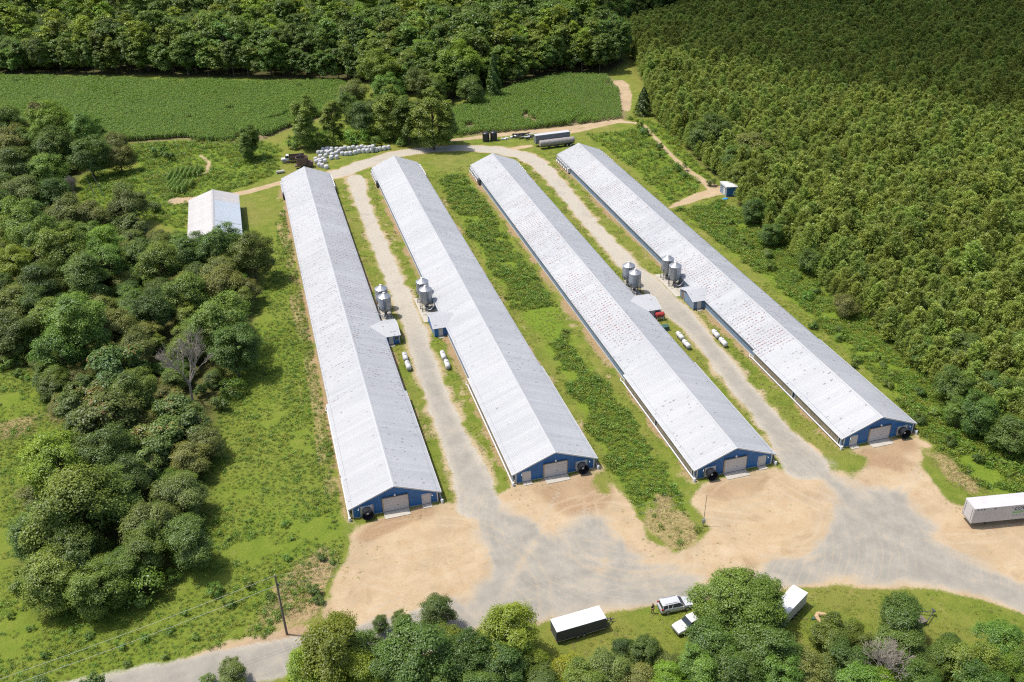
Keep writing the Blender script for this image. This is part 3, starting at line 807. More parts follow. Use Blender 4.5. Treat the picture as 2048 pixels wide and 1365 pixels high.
def make_house(i):
    hx, hy = HX[i], HY[i]
    t = empty('poultry_house', (hx, hy, 0))
    tag(t, HLAB[i], 'poultry house', 'long poultry houses')
    mirror = 1 if i in (0, 2) else -1           # 1: fan left of the big door
    # roof sheets, near ones each an object, the rest one joined part
    for side, rust in ((-1, RUST[i][0]), (1, RUST[i][1])):
        for k in range(NEAR_PANELS):
            o = bpy.data.objects.new('roof_panel', PAN_ME[side, 1 if k < EXT else 0])
            o.location = (0, k * PANW, HR)
            o['rust'] = rust * (0.12 if k < 30 else (0.35 if k < 42 and i != 3 else 1.0))
            link(o, t)
        b_ = MB()
        for k in range(NEAR_PANELS, NPAN): roof_sheet(b_, side, k * PANW, PANW - 0.004, HW / 2 + 0.30)
        o = b_.build('roof_sheeting', M['roof'], t, loc=(0, 0, HR))
        o['rust'] = rust * 0.7; o['kind'] = 'stuff'
    # ridge cap
    b_ = MB(); e = 0.30
    b_.add([(-e, -0.3, HR + 0.045 - e * SLOPE), (0, -0.3, HR + 0.06), (e, -0.3, HR + 0.045 - e * SLOPE), (-e, HL + .3, HR + 0.045 - e * SLOPE), (0, HL + .3, HR + 0.06), (e, HL + .3, HR + 0.045 - e * SLOPE)], [(0, 1, 4, 3), (1, 2, 5, 4)])
    b_.build('ridge_cap', M['roof'], t)
    # rake trim at both ends, eave trim
    for y in (-0.16, HL + 0.04):
        b_ = MB()
        for s in (-1, 1):
            run = HW / 2 + (0.67 if y < 0 else 0.31)
            b_.prism([(0, HR + 0.05), (0, HR - 0.20), (s * run, HR - 0.20 - run * SLOPE), (s * run, HR + 0.05 - run * SLOPE)], 'y', y - 0.02, y + 0.10)
        b_.build('rake_trim', M['white_clean'], t)
    for s in (-1, 1):
        for y0, y1, run in ((-0.02, EXT * PANW, HW / 2 + 0.67), (EXT * PANW, HL, HW / 2 + 0.31)):
            b_ = MB(); z = HR - run * SLOPE
            b_.box(s * run - 0.03, s * run + 0.03, y0, y1, z - 0.13, z + 0.012)
            b_.build('eave_trim', M['white_clean'] if run > 7.2 else M['alu'], t)
    # side walls, ribbed
    for s in (-1, 1):
        b_ = MB()
        n = int(HL / 0.46)
        x = s * HW / 2
        vs, fs = [], []
        for k in range(n + 1):
            y = HL * k / n
            for dy, d in ((0, 0.0), (0.06, 0.025), (0.12, 0.025), (0.18, 0.0)):
                vs += [(x + s * d, min(y + dy, HL), 0.28), (x + s * d, min(y + dy, HL), HE + 0.16)]
        m_ = len(vs) // 2
        b_.add(vs, [(2 * k, 2 * k + 2, 2 * k + 3, 2 * k + 1) for k in range(m_ - 1)])
        b_.build('side_wall', M['blue_side_lit'], t)
        b_ = MB(); b_.box(x - 0.10, x + s * 0.04 + 0.06, 0.02, HL - 0.02, -0.25, 0.28)
        b_.build('foundation', M['concrete'], t)
    # gable panels at both ends
    for end in (0, 1):
        y = 0.0 if end == 0 else HL
        sg = -1 if end == 0 else 1
        npan = 15
        w = HW / npan
        for k in range(npan):
            x0 = -HW / 2 + k * w
            vs = []
            for r_ in range(4):
                for dx, d in ((0.0, 0.0), (0.06, 0.03), (0.12, 0.03), (0.17, 0.0)):
                    xx = min(x0 + r_ * w / 4 + dx, x0 + w)
                    vs.append((xx, d))
            vs.append((x0 + w - 0.002, 0.0))
            V = []
            for xx, d in vs: V += [(xx, y + sg * d, 0.12), (xx, y + sg * d, HR - abs(xx) * SLOPE - 0.04)]
            b_ = MB(); b_.add(V, [(2 * j, 2 * j + 2, 2 * j + 3, 2 * j + 1) for j in range(len(vs) - 1)])
            b_.build('wall_panel', M['blue'], t)
        b_ = MB(); b_.box(-HW / 2 - 0.05, HW / 2 + 0.05, y - 0.12 if end else y - 0.03, y + 0.03 if end else y + 0.12, -0.25, 0.13)
        b_.build('foundation', M['concrete'], t)
        for s in (-1, 1):
            b_ = MB(); x = s * HW / 2
            b_.box(x - 0.10, x + 0.10, y - 0.06, y + 0.06, 0.0, HE + 0.1)
            b_.build('corner_trim', M['white'], t)
    # big roll door
    b_ = MB(); door_leaf(b_, -1.85, 1.95, -0.10, 0.15, 2.75, 5)
    dr = b_.build('door', M['door'], t)
    b_ = MB()
    for x in (-1.96, 1.96): b_.box(x - 0.10, x + 0.12, -0.14, 0.0, 0.1, 2.86)
    b_.box(-2.06, 2.08, -0.14, 0.0, 2.77, 2.90)
    b_.build('frame', M['door_frame'], dr)
    b_ = MB(); b_.bbox(-2.1, 2.1, -0.28, -0.145, 2.91, 3.0, 0.02)
    b_.build('door_track', M['steel'], dr)
    b_ = MB(); b_.tube((0.2, -0.16, 1.1), (0.5, -0.16, 1.1), 0.03)
    b_.build('handle', M['steel'], dr)
    # person door
    dx = mirror * 4.9
    b_ = MB(); door_leaf(b_, dx - 0.6, dx + 0.6, -0.08, 0.16, 2.0, 1)
    d2 = b_.build('door', M['door'], t)
    b_ = MB()
    for x in (dx - 0.68, dx + 0.68): b_.box(x - 0.06, x + 0.06, -0.10, 0, 0.13, 2.08)
    b_.box(dx - 0.74, dx + 0.74, -0.10, 0, 2.02, 2.10)
    b_.build('frame', M['white'], d2)
    b_ = MB(); b_.lathe([(0.001, -0.17), (0.045, -0.16), (0.045, -0.12), (0.015, -0.11), (0.015, -0.085)], 8, (dx - 0.5, 0, 1.05), 'y')
    b_.build('handle', M['steel'], d2)
    b_ = MB(); b_.box(dx - 0.10, dx + 0.10, -0.095, -0.083, 1.70, 1.80)
    b_.build('vent', M['steel'], d2)
    # big fan in a framed opening
    fx = -mirror * 4.5
    b_ = MB()
    for x in (fx - 1.0, fx + 1.0): b_.box(x - 0.05, x + 0.05, -0.09, 0, 0.35, 2.02)
    b_.box(fx - 1.05, fx + 1.05, -0.09, 0, 2.02, 2.10)
    b_.build('fan_frame', M['alu'], t)
    fan_cone(t, 'exhaust_fan', fx, 0, 1.12, ('y', -1), 0.80, 1.35, True, 0)
    # lamp over the door, two side lamps on arms
    b_ = MB(); b_.box(-0.10, 0.14, -0.10, 0, 3.02, 3.30)
    lm = b_.build('wall_lamp', M['white'], t)
    b_ = MB(); b_.lathe([(0.02, 3.06), (0.14, 3.08), (0.17, 3.22), (0.12, 3.34), (0.01, 3.36)], 12, (0.02, -0.24, 0))
    b_.build('shade', M['white_clean'], lm, True)
    for s in (-1, 1):
        b_ = MB(); x = s * 5.75
        b_.path([(x, 0, 1.95), (x, -0.22, 2.02), (x + s * 0.05, -0.36, 1.86)], 0.025)
        b_.tube((x + s * 0.05, -0.36, 1.88), (x + s * 0.08, -0.44, 1.74), 0.05, 0.09)
        b_.build('wall_lamp', M['white_clean'], t)
    # evaporative cooling pads under the deep eaves, with white gutter pipe
    for s in (-1, 1):
        xo = s * (HW / 2 + 0.46)
        ztop = HR - (HW / 2 + 0.67) * SLOPE - 0.13
        for y0, y1 in ((1.1, 14.6), (15.9, EXT * PANW - 0.6)):
            b_ = MB(); vs = []
            n = int((y1 - y0) / 0.15)
            for k in range(n + 1):
                y = y0 + (y1 - y0) * k / n
                d = 0.03 if k % 2 else 0.0
                vs += [(xo + s * d, y, 0.42), (xo + s * d, y, ztop + 0.02)]
            b_.add(vs, [(2 * k, 2 * k + 2, 2 * k + 3, 2 * k + 1) for k in range(n)])
            b_.box(min(xo, xo - s * .15), max(xo, xo - s * .15), y0, y1, 0.40, ztop)
            b_.build('cooling_pad', M['pad'], t)
        for y in (0.35, 0.95, 14.75, 15.75, EXT * PANW - 0.45):
            b_ = MB(); b_.box(xo - 0.06, xo + 0.06, y - 0.06, y + 0.06, 0.0, ztop)
            b_.build('pad_post', M['white'], t)
        b_ = MB(); xp = xo + s * 0.16
        b_.tube((xp, -0.25, 0.30), (xp, EXT * PANW + 0.2, 0.30), 0.125, n=8)
        g = b_.build('gutter_pipe', M['white_clean'], t, True)
        b_ = MB(); b_.path([(xp, EXT * PANW + 0.2, 0.30), (xp + s * 0.25, EXT * PANW + 0.5, 0.34), (xp + s * 0.1, EXT * PANW + 0.9, 0.75)], 0.11)
        b_.build('elbow', M['white_clean'], g)
        b_ = MB(); b_.lathe([(0.001, 0.0), (0.24, 0.0), (0.24, 0.62), (0.20, 0.68), (0.001, 0.70)], 12, (xp, -0.45, 0))
        b_.build('sump', M['white_clean'], g, True)
        b_ = MB(); b_.box(xo - s * 0.0 - 0.02, xo + 0.02, -0.0, 0.3, 0.15, ztop)
        b_.build('end_panel', M['blue_side_lit'], t)
    # bank of exhaust fans on the side walls at the far end
    for s in (-1, 1):
        for k in range(6):
            y = HL - 1.2 - k * 1.62
            fan_cone(t, 'exhaust_fan', s * HW / 2, y, 1.18, ('x', s), 0.62, 0.75, False, 0)
        y = HL - 1.2 - 6 * 1.62 - 0.4
        b_ = MB(); b_.bbox(min(s * HW / 2, s * (HW / 2 + 0.8)), max(s * HW / 2, s * (HW / 2 + 0.8)), y - 0.6, y + 0.5, 0.25, 1.7, 0.04)
        b_.build('generator_box', M['steel'] if i != 3 else M['white'], t)
    # control room: cross gable running out of the roof
    s = 1 if i in (0, 2) else -1
    ry0, ry1 = {0: (51.2, 57.9), 1: (50.9, 57.6), 2: (52.0, 58.8), 3: (52.4, 59.0)}[i]
    rx = s * {0: 9.75, 1: 9.45, 2: 9.75, 3: 9.4}[i]
    xw = s * HW / 2
    zr0, zw, zrid = 2.15, 2.15, 3.15
    ym = (ry0 + ry1) / 2
    b_ = MB()
    xin = s * (HW / 2 - 0.05)
    lo, hi = min(xin, rx), max(xin, rx)
    b_.box(lo, hi, ry0, ry0 + 0.08, 0.1, zw)
    b_.box(lo, hi, ry1 - 0.08, ry1, 0.1, zw)
    b_.prism([(ry0 + .08, 0.1), (ry1 - .08, 0.1), (ry1 - .08, zw), (ym, zrid - 0.05), (ry0 + .08, zw)], 'x', rx - s * 0.08, rx)
    room = b_.build('control_room', M['blue'] if i != 3 else M['blue_side_lit'], t)
    n = int((hi - lo) / 0.3)
    b_ = MB()
    for k in range(n + 1):
        x = lo + 0.05 + (hi - lo - 0.1) * k / n
        b_.box(x - 0.03, x + 0.03, ry0 - 0.02, ry0, 0.1, zw)
    b_.build('wall_rib', M['blue'], room)
    rs = (zrid - zw) / ((ry1 - ry0) / 2)
    for sg in (-1, 1):
        # roof plane meets the house slope along a valley: it runs further in at the ridge
        ye = ym + sg * ((ry1 - ry0) / 2 + 0.28)
        ze = zrid - ((ry1 - ry0) / 2 + 0.28) * rs
        def xmeet(z): return (HR - z) / SLOPE + 0.0
        npn = 5
        vs = []
        xi0, xi1 = s * (xmeet(zrid) - 0.12), s * (xmeet(ze) - 0.12)
        xo = rx + s * 0.25
        V = [(xo, ym, zrid + 0.03), (xo, ye, ze + 0.03), (xi1, ye, ze + 0.03), (xi0, ym, zrid + 0.03)]
        b_ = MB(); b_.add(V + [(a, b, c - 0.05) for a, b, c in V], [(0, 1, 2, 3), (7, 6, 5, 4), (0, 4, 5, 1), (1, 5, 6, 2), (2, 6, 7, 3), (3, 7, 4, 0)])
        rf = b_.build('roof', M['roof'], room); rf['rust'] = 0.25
        b_ = MB()
        kx = 0.35
        x = abs(xo) - kx
        while x > 4.3:
            # seam from ridge to where it meets the eave or the valley
            zz = ze if x > xmeet(ze) - 0.12 else HR - (x + 0.12) * SLOPE
            if zz < zrid - 0.02:
                yy = ym + sg * (zrid - zz) / rs
                b_.tube((s * x, ym, zrid + 0.04), (s * x, yy, zz + 0.04), 0.02, n=4)
            x -= 0.9
        b_.build('seam', M['roof'], room)
    b_ = MB()
    for sg in (-1, 1):
        ye = ym + sg * ((ry1 - ry0) / 2 + 0.29); ze = zrid - ((ry1 - ry0) / 2 + 0.29) * rs
        b_.prism([(ym, zrid + .05), (ye, ze + .05), (ye, ze - .14), (ym, zrid - .14)], 'x', rx + s * 0.22, rx + s * 0.27)
    b_.build('rake_trim', M['white_clean'], room)
    xd = s * (abs(rx) - {0: 1.75, 1: 1.35, 2: 1.7, 3: 1.35}[i])
    b_ = MB(); door_leaf(b_, xd - 0.46, xd + 0.46, ry0 - 0.03, 0.16, 2.0, 1)
    d3 = b_.build('door', M['door'], room)
    b_ = MB(); b_.lathe([(0.001, -0.10), (0.04, -0.09), (0.04, -0.06), (0.012, -0.05)], 8, (xd + 0.36, ry0, 1.05), 'y')
    b_.build('handle', M['steel'], d3)
    if i in (0, 2):
        xwn = s * (abs(rx) - 0.62)
        b_ = MB(); b_.box(xwn - 0.36, xwn + 0.36, ry0 - 0.05, ry0, 0.95, 1.85)
        wn = b_.build('window', M['white'], room)
        b_ = MB()
        for a_ in (-1, 1): b_.box(xwn + a_ * 0.155 - 0.135, xwn + a_ * 0.155 + 0.135, ry0 - 0.062, ry0 - 0.051, 1.02, 1.78)
        b_.build('pane', M['glass'], wn)
    if i == 3:
        b_ = MB(); b_.box(rx + s * 0.001, rx + s * 0.03, ym + 1.2, ym + 2.6, 0.1, 2.0)
        b_.build('door_opening', M['wood'], room)
        b_ = MB(); b_.box(rx + s * 0.03, rx + s * 0.09, ym + 1.0, ym + 1.15, 0.1, 2.15)
        b_.build('corner_trim', M['white'], room)
    b_ = MB(); b_.box(rx - 0.06, rx + 0.06, ry0 - 0.05, ry0 + 0.05, 0.0, zw)
    b_.build('corner_trim', M['white'], room)
    # slabs
    for nm, a0, a1, b0, b1, lb in (('concrete_slab', -2.0, 2.05, -1.75, -0.12, 'wide concrete apron before the big door of the %s' % HNICK[i]),
                                   ('concrete_slab', dx - 0.75, dx + 0.75, -1.05, -0.12, 'small concrete step slab before the side door of the %s' % HNICK[i]),
                                   ('concrete_slab', xd - 0.6, xd + 0.6, ry0 - 0.9, ry0 - 0.08, 'small concrete step at the control room door of the %s' % HNICK[i])):
        b_ = MB(); b_.bbox(hx + a0, hx + a1, hy + b0, hy + b1, -0.15, 0.10, 0.02)
        tag(b_.build(nm, M['concrete']), lb, 'concrete slab', 'concrete slabs at the house doors')
    # pad under the bins
    cx = hx + s * (HW / 2 + 2.25)
    y0 = hy + ry1 + 0.15
    b_ = MB(); b_.bbox(min(hx + s * (HW / 2 + .1), hx + s * (HW / 2 + 3.6)), max(hx + s * (HW / 2 + .1), hx + s * (HW / 2 + 3.6)), y0, y0 + 11.6, -0.15, 0.07, 0.02)
    tag(b_.build('concrete_pad', M['concrete']), 'long concrete pad under the feed bins of the %s' % HNICK[i], 'concrete pad', 'pads under the feed bins')
    return t


HNICK = ['house nearest the blue barn', 'house with the clean white roof', 'house with the red tank', 'house beside the plantation']
for i in range(4): make_house(i)


# ------------------------------------------------------------------ feed bins
def make_bin():
    t = empty('feed_bin')
    r, z0, z1, za_ = 1.36, 2.05, 4.85, 5.62
    b = MB()
    pr = [(r, z0)]
    n = 30
    for k in range(n + 1):
        z = z0 + (z1 - z0) * k / n
        pr.append((r + (0.018 if k % 2 else 0.0), z))
    b.lathe(pr, 28)
    body = b.build('body', M['grey'], t, True)
    b = MB()
    for z in (z0 + 0.95, z0 + 1.9): b.lathe([(r + 0.02, z), (r + 0.035, z + 0.02), (r + 0.035, z + 0.06), (r + 0.02, z + 0.08)], 28)
    b.build('band', M['grey'], body)
    b = MB(); b.lathe([(r + 0.06, z1 - 0.02), (r + 0.05, z1 + 0.03), (0.28, za_ - 0.06)], 28)
    rf = b.build('roof', M['alu'], t, True)
    b = MB()
    for k in range(12):
        a = 2 * math.pi * k / 12
        b.tube(((r + .05) * math.cos(a), (r + .05) * math.sin(a), z1 + .03), (.28 * math.cos(a), .28 * math.sin(a), za_ - .05), 0.022, n=4)
    b.build('seam', M['alu'], rf)
    b = MB(); b.lathe([(0.30, za_ - 0.10), (0.30, za_ + 0.10), (0.24, za_ + 0.16), (0.001, za_ + 0.20)], 14)
    b.build('lid', M['white'], rf, True)
    b = MB(); b.lathe([(r, z0), (r * 0.55, z0 - 0.75), (0.22, z0 - 1.25), (0.18, z0 - 1.35), (0.001, z0 - 1.36)], 28)
    b.build('hopper', M['grey'], t, True)
    b = MB(); b.bbox(-0.3, 0.3, -0.3, 0.3, 0.45, 0.75, 0.04)
    b.build('boot', M['steel'], t)
    for k in range(6):
        a = 2 * math.pi * (k + 0.5) / 6
        x, y = (r + 0.04) * math.cos(a), (r + 0.04) * math.sin(a)
        b = MB(); b.tube((x, y, 0.02), (x, y, z0 + 0.6), 0.055, n=6)
        b.box(x - 0.12, x + 0.12, y - 0.12, y + 0.12, 0.0, 0.06)
        b.build('leg', M['steel'], t)
    b = MB()
    for k in range(6):
        a, c = 2 * math.pi * (k + 0.5) / 6, 2 * math.pi * (k + 1.5) / 6
        p, q = (r + .04), (r + .04)
        b.tube((p * math.cos(a), p * math.sin(a), 0.35), (q * math.cos(c), q * math.sin(c), 0.35), 0.025, n=4)
        b.tube((p * math.cos(a), p * math.sin(a), 0.35), (q * math.cos(c), q * math.sin(c), 1.5), 0.018, n=4)
    b.build('brace', M['steel'], t)
    b = MB()
    for s in (-0.2, 0.2):
        b.tube((s, -r - 0.12, 0.8), (s, -r - 0.12, z1 + 0.05), 0.02, n=4)
        b.tube((s, -r - 0.1, z1 + 0.05), (s, -0.35, za_ + 0.02), 0.02, n=4)
    for k in range(14): b.tube((-.2, -r - .12, 0.9 + k * .29), (.2, -r - .12, 0.9 + k * .29), 0.015, n=4)
    b.build('ladder', M['steel'], t)
    return t


BINS = [(20.65, 178.1, 0, 'nearer'), (20.6, 182.0, 0, 'farther'), (29.72, 178.6, 1, 'nearer'), (29.78, 182.5, 1, 'farther'),
        (75.62, 171.7, 2, 'nearer'), (75.68, 175.5, 2, 'farther'), (85.48, 172.1, 3, 'nearer'), (85.42, 176.0, 3, 'farther')]
bin0 = make_bin()
for k, (x, y, hi_, w) in enumerate(BINS):
    o = bin0 if k == 0 else copy_tree(bin0)
    o.location = (x, y, 0.07)
    o.rotation_euler = (0, 0, random.uniform(-0.4, 0.4))
    tag(o, 'galvanised feed bin %s the control room of the %s' % ('nearest' if w == 'nearer' else 'farther from', HNICK[hi_]), 'feed bin', 'galvanised feed bins')
    if w == 'nearer':
        s = 1 if hi_ in (1, 3) else -1
        b = MB()
        ze = 2.2
        b.path([(x, y, 0.5), (x + s * 0.1, y - 1.3, 0.55), (x + s * 0.5, y - 1.9, 0.75), (x + s * 2.3, y - 1.6, 2.35), (x + s * 2.75, y - 1.5, 2.45)], 0.09, 8)
        tag(b.build('auger_pipe', M['white_clean'], smooth=True), 'white feed auger pipe rising from bins to the %s' % HNICK[hi_], 'auger pipe', 'feed auger pipes')


# ------------------------------------------------------------------ propane tanks
def make_propane():
    t = empty('propane_tank')
    L, r, z = 2.75, 0.50, 0.80
    b = MB(); pr = [(0.001, -L / 2)]
    for k in range(1, 7):
        a = math.pi / 2 * k / 6
        pr.append((r * math.sin(a), -L / 2 + r * 0.7 * (1 - math.cos(a))))
    pr += [(p, -h) for p, h in pr[::-1]]
    b.lathe(pr, 20, (0, 0, z), 'y')
    b.build('shell', M['tank_white'], t, True)
    b = MB(); b.lathe([(0.22, z + r - 0.06), (0.22, z + r + 0.10), (0.15, z + r + 0.18), (0.001, z + r + 0.20)], 12, (0, 0.1, 0))
    b.build('dome', M['tank_white'], t, True)
    b = MB(); b.tube((0.05, 0.55, z + r - .05), (0.05, 0.55, z + r + 0.12), 0.06)
    b.build('valve', M['steel'], t)
    for y in (-0.8, 0.8):
        b = MB(); b.box(-0.34, 0.34, y - 0.09, y + 0.09, -0.05, 0.42)
        b.build('foot', M['concrete'], t)
    return t


PROP = [(21.35, 158.9, 0, 'nearer'), (21.3, 155.5, 0, 'far'), (28.7, 157.1, 1, 'nearer'), (28.72, 153.6, 1, 'far'),
        (76.45, 149.5, 2, 'nearer'), (76.25, 146.1, 2, 'far'), (83.7, 148.0, 3, 'nearer'), (83.6, 144.6, 3, 'far')]
pr0 = make_propane()
for k, (x, y, hi_, w) in enumerate(PROP):
    o = pr0 if k == 0 else copy_tree(pr0)
    o.location = (x, y, 0)
    o.rotation_euler = (0, 0, random.uniform(-0.04, 0.04))
    tag(o, 'white propane tank %s the control room of the %s' % ('nearer' if w == 'nearer' else 'farther from', HNICK[hi_]), 'propane tank', 'white propane tanks')

# red fuel tank and green box
t = empty('fuel_tank', (75.8, 158.15, 0)); tag(t, 'red cylindrical fuel tank on a stand beside a control room', 'fuel tank')
b = MB(); b.lathe([(0.001, -0.95), (0.42, -0.92), (0.52, -0.85), (0.52, 0.85), (0.42, 0.92), (0.001, 0.95)], 18, (0, 0, 1.35), 'x'); b.build('shell', M['red'], t, True)
for x in (-0.7, 0.7):
    for y in (-0.35, 0.35):
        b = MB(); b.tube((x, y * 1.2, 0), (x, y * 0.9, 1.1), 0.05); b.build('leg', M['white'], t)
b = MB(); b.box(-0.75, 0.75, -0.42, -0.34, 0.70, 0.80); b.box(-0.75, 0.75, 0.34, 0.42, 0.70, 0.80); b.build('cradle', M['white'], t)
b = MB(); b.tube((0.2, 0, 1.85), (0.2, 0, 2.05), 0.08); b.build('cap', M['steel'], t)
t = empty('utility_box', (75.1, 154.0, 0)); tag(t, 'dark green utility box on the grass by the red tank', 'utility box')
b = MB(); b.bbox(-0.75, 0.75, -0.6, 0.6, 0.05, 0.85, 0.05); b.build('cabinet', M['green_box'], t)
b = MB(); b.bbox(-0.80, 0.80, -0.65, 0.65, 0.85, 0.95, 0.03); b.build('lid', M['green_box'], t)
b = MB(); b.box(-0.9, 0.9, -0.75, 0.75, -0.1, 0.05); b.build('base', M['concrete'], t)

# ------------------------------------------------------------------ blue barn
t = empty('barn', (-14.0, 225.0, 0)); tag(t, 'blue metal barn with a wide pale gable roof', 'barn')
BW, BL, BE, BR = 12.6, 28.5, 3.7, 5.9
bs = (BR - BE) / (BW / 2 + 0.3)
b = MB()
b.box(-BW / 2, -BW / 2 + .1, 0.1, BL - .1, -.2, BE); b.box(BW / 2 - .1, BW / 2, 0.1, BL - .1, -.2, BE)
for y in (0, BL): b.prism([(-BW / 2, -.2), (BW / 2, -.2), (BW / 2, BE), (0, BR - .15), (-BW / 2, BE)], 'y', y - 0.05, y + 0.05)
wl = b.build('wall', M['blue'], t)
for s in (-1, 1):
    npn = 31
    for k in range(npn):
        w = (BL + 0.9) / npn
        b = MB(); run = BW / 2 + 0.35
        pr = rib_profile(w - 0.004, 3)
        vs = []
        for y, h in pr: vs += [(s * 0.05, y, h - 0.05 * bs), (s * run, y, h - run * bs)]
        b.add(vs, [(2 * j, 2 * j + 2, 2 * j + 3, 2 * j + 1) for j in range(len(pr) - 1)])
        old = s < 0 or k > 22
        b.build('roof_panel', M['barn_roof'] if old else M['barn_roof_new'], t, loc=(0, -0.45 + k * w, BR))
b = MB()
for y in (2.6, 6.4): b.box(0.3, BW / 2 + 0.3, y - 0.09, y + 0.09, 0, 0.03)
vs = []
for j in range(len(b.v)):
    x, y, z = b.v[j]; b.v[j] = (x, y, z + BR + 0.03 - x * bs)
b.build('roof_strip', M['roof_grey'], t)
b = MB(); e = 0.35
b.add([(-e, -0.5, BR + .05 - e * bs), (0, -0.5, BR + .07), (e, -0.5, BR + .05 - e * bs), (-e, BL + .5, BR + .05 - e * bs), (0, BL + .5, BR + .07), (e, BL + .5, BR + .05 - e * bs)], [(0, 1, 4, 3), (1, 2, 5, 4)])
b.build('ridge_cap', M['roof_grey'], t)
b = MB()
for s in (-1, 1):
    run = BW / 2 + 0.36
    b.prism([(0, BR + .05), (0, BR - .5), (s * run, BR - .5 - run * bs), (s * run, BR + .05 - run * bs)], 'y', -0.55, -0.46)
b.build('rake_trim', M['barn_roof'], t)
b = MB(); door_leaf(b, -2.2, 2.2, -0.06, 0.1, 3.4, 6); b.build('door', M['door'], t)

# ------------------------------------------------------------------ pump shed beside the plantation
t = empty('shed', (123.4, 218.7, 0), R(-4)); tag(t, 'small blue metal shed with white roof beside the pines', 'shed')
b = MB(); b.box(-1.8, 1.8, -2.0, 2.0, -.1, 2.5); b.build('wall', M['blue_side_lit'], t)
b = MB(); b.box(1.805, 1.83, -2.0, 2.0, 0, 2.45); b.box(-1.8, 1.8, -2.03, -2.005, 0, 2.45); b.build('shaded_face', M['blue'], t)  # darker blue sheets paint shade onto the faces turned from the sun
b = MB(); b.prism([(-2.05, 2.52), (2.05, 2.52), (2.05, 2.60), (-2.05, 3.0)], 'y', -2.25, 2.25); b.build('roof', M['white_clean'], t)
b = MB(); b.box(-1.87, -1.805, -1.2, -0.1, 0.1, 2.1); b.build('door', M['white_clean'], t)
b = MB()
for x, y in ((-1.8, -2.0), (-1.8, 2.0), (1.8, -2.0)): b.box(x - .08, x + .08, y - .08, y + .08, 0, 2.5)
b.build('corner_trim', M['white'], t)
b = MB(); b.lathe([(0.9, 0), (0.95, .12), (.8, .28), (.4, .34), (.001, .30)], 10); o = b.build('tarpaulin', M['tarp'], smooth=True, loc=G(1450, 399)); o.scale = (1.0, 0.5, 1); tag(o, 'crumpled blue tarpaulin on the grass by the small shed', 'tarpaulin')


# ------------------------------------------------------------------ vehicles and trailers
def wheel(parent, x, y, z, r, w, side, name='wheel'):
    b = MB(); b.lathe([(r * .62, -w / 2), (r * .92, -w / 2), (r, -w * .32), (r, w * .32), (r * .92, w / 2), (r * .62, w / 2)], 18, (x, y, z), 'y')
    wl_ = b.build(name, M['rubber'], parent, True)
    b = MB(); b.lathe([(0.001, side * w * .42), (r * .2, side * w * .44), (r * .5, side * w * .36), (r * .63, side * w * .48), (r * .63, -side * w * .4), (.001, -side * w * .3)], 14, (x, y, z), 'y')
    b.build('rim', M['alu'], wl_, True)
    return wl_


def loft(mb, secs):
    n = len(secs[0]); vs = []
    for sc_ in secs: vs += sc_
    fs = []
    for k in range(len(secs) - 1):
        for i in range(n):
            j = (i + 1) % n
            fs.append((k * n + i, k * n + j, (k + 1) * n + j, (k + 1) * n + i))
    fs += [tuple(range(n))[::-1], tuple(range((len(secs) - 1) * n, len(secs) * n))]
    mb.add(vs, fs)


def section(x, z0, z1, hw, taper=0.92, chamfer=0.12):
    c = chamfer
    return [(x, -hw, z0 + c), (x, -hw + c * .6, z0), (x, hw - c * .6, z0), (x, hw, z0 + c), (x, hw, z1 - c * 1.6), (x, hw * taper, z1), (x, -hw * taper, z1), (x, -hw, z1 - c * 1.6)]


def make_suv():
    t = empty('suv'); L = 4.65
    b = MB()
    loft(b, [section(-2.30, .52, .92, .78), section(-2.22, .34, 1.05, .88), section(-1.5, .30, 1.08, .92), section(0.0, .28, 1.06, .92), section(0.85, .28, 1.05, .92), section(1.7, .30, .98, .90), section(2.15, .34, .86, .84), section(2.33, .46, .74, .68)])
    b.build('body', M['silver'], t, True)
    b = MB()
    def gh(x, z, hw, zt, hwt): return [(x, -hw, z), (x, hw, z), (x, hwt, zt), (x, -hwt, zt)]
    loft(b, [gh(-2.2, 1.02, .80, 1.04, .76), gh(-1.95, 1.02, .84, 1.58, .66), gh(-0.3, 1.02, .86, 1.66, .68), gh(0.35, 1.02, .86, 1.62, .66), gh(1.12, 1.0, .82, 1.03, .76)])
    b.build('window', M['glass'], t, True)
    b = MB()
    loft(b, [section(-2.12, 1.52, 1.62, .66, .9, .03), section(-1.6, 1.60, 1.68, .72, .9, .03), section(-0.4, 1.62, 1.72, .73, .9, .03), section(0.42, 1.58, 1.68, .70, .9, .03)])
    b.build('roof', M['silver'], t, True)
    b = MB()
    for s in (-1, 1):
        for xa, xb in ((-2.18, -1.95), (-0.75, -0.62), (1.08, 0.36)):
            b.tube((xa, s * .855, 1.0), (xb, s * .70, 1.62), 0.045, n=5)
        b.tube((-1.35, s * .865, 1.0), (-1.3, s * .70, 1.62), 0.06, n=5)
    b.build('pillar', M['silver'], t)
    b = MB()
    for s in (-1, 1): b.path([(-1.7, s * .60, 1.70), (-1.6, s * .60, 1.76), (0.1, s * .60, 1.76), (0.25, s * .60, 1.68)], 0.02, 5)
    b.build('roof_rail', M['steel'], t)
    for s in (-1, 1):
        for x in (-1.38, 1.42): wheel(t, x, s * .82, .36, .36, .24, s)
        b = MB(); b.bbox(-2.30, -2.02, s * .80 - .10, s * .80 + .10, .88, 1.16, .03); b.build('tail_light', M['taillight'], t)
        b = MB(); b.bbox(1.98, 2.26, s * .66 - .14, s * .66 + .14, .72, .86, .03); b.build('headlight', M['headlight'], t)
        b = MB(); b.bbox(0.72, 0.88, s * .98 - .09, s * .98 + .09, 1.02, 1.14, .03); b.build('mirror', M['silver'], t)
    b = MB(); b.bbox(-2.38, -2.25, -.8, .8, .40, .56, .03); b.bbox(2.22, 2.36, -.7, .7, .36, .50, .03); b.build('bumper', M['steel'], t)
    return t


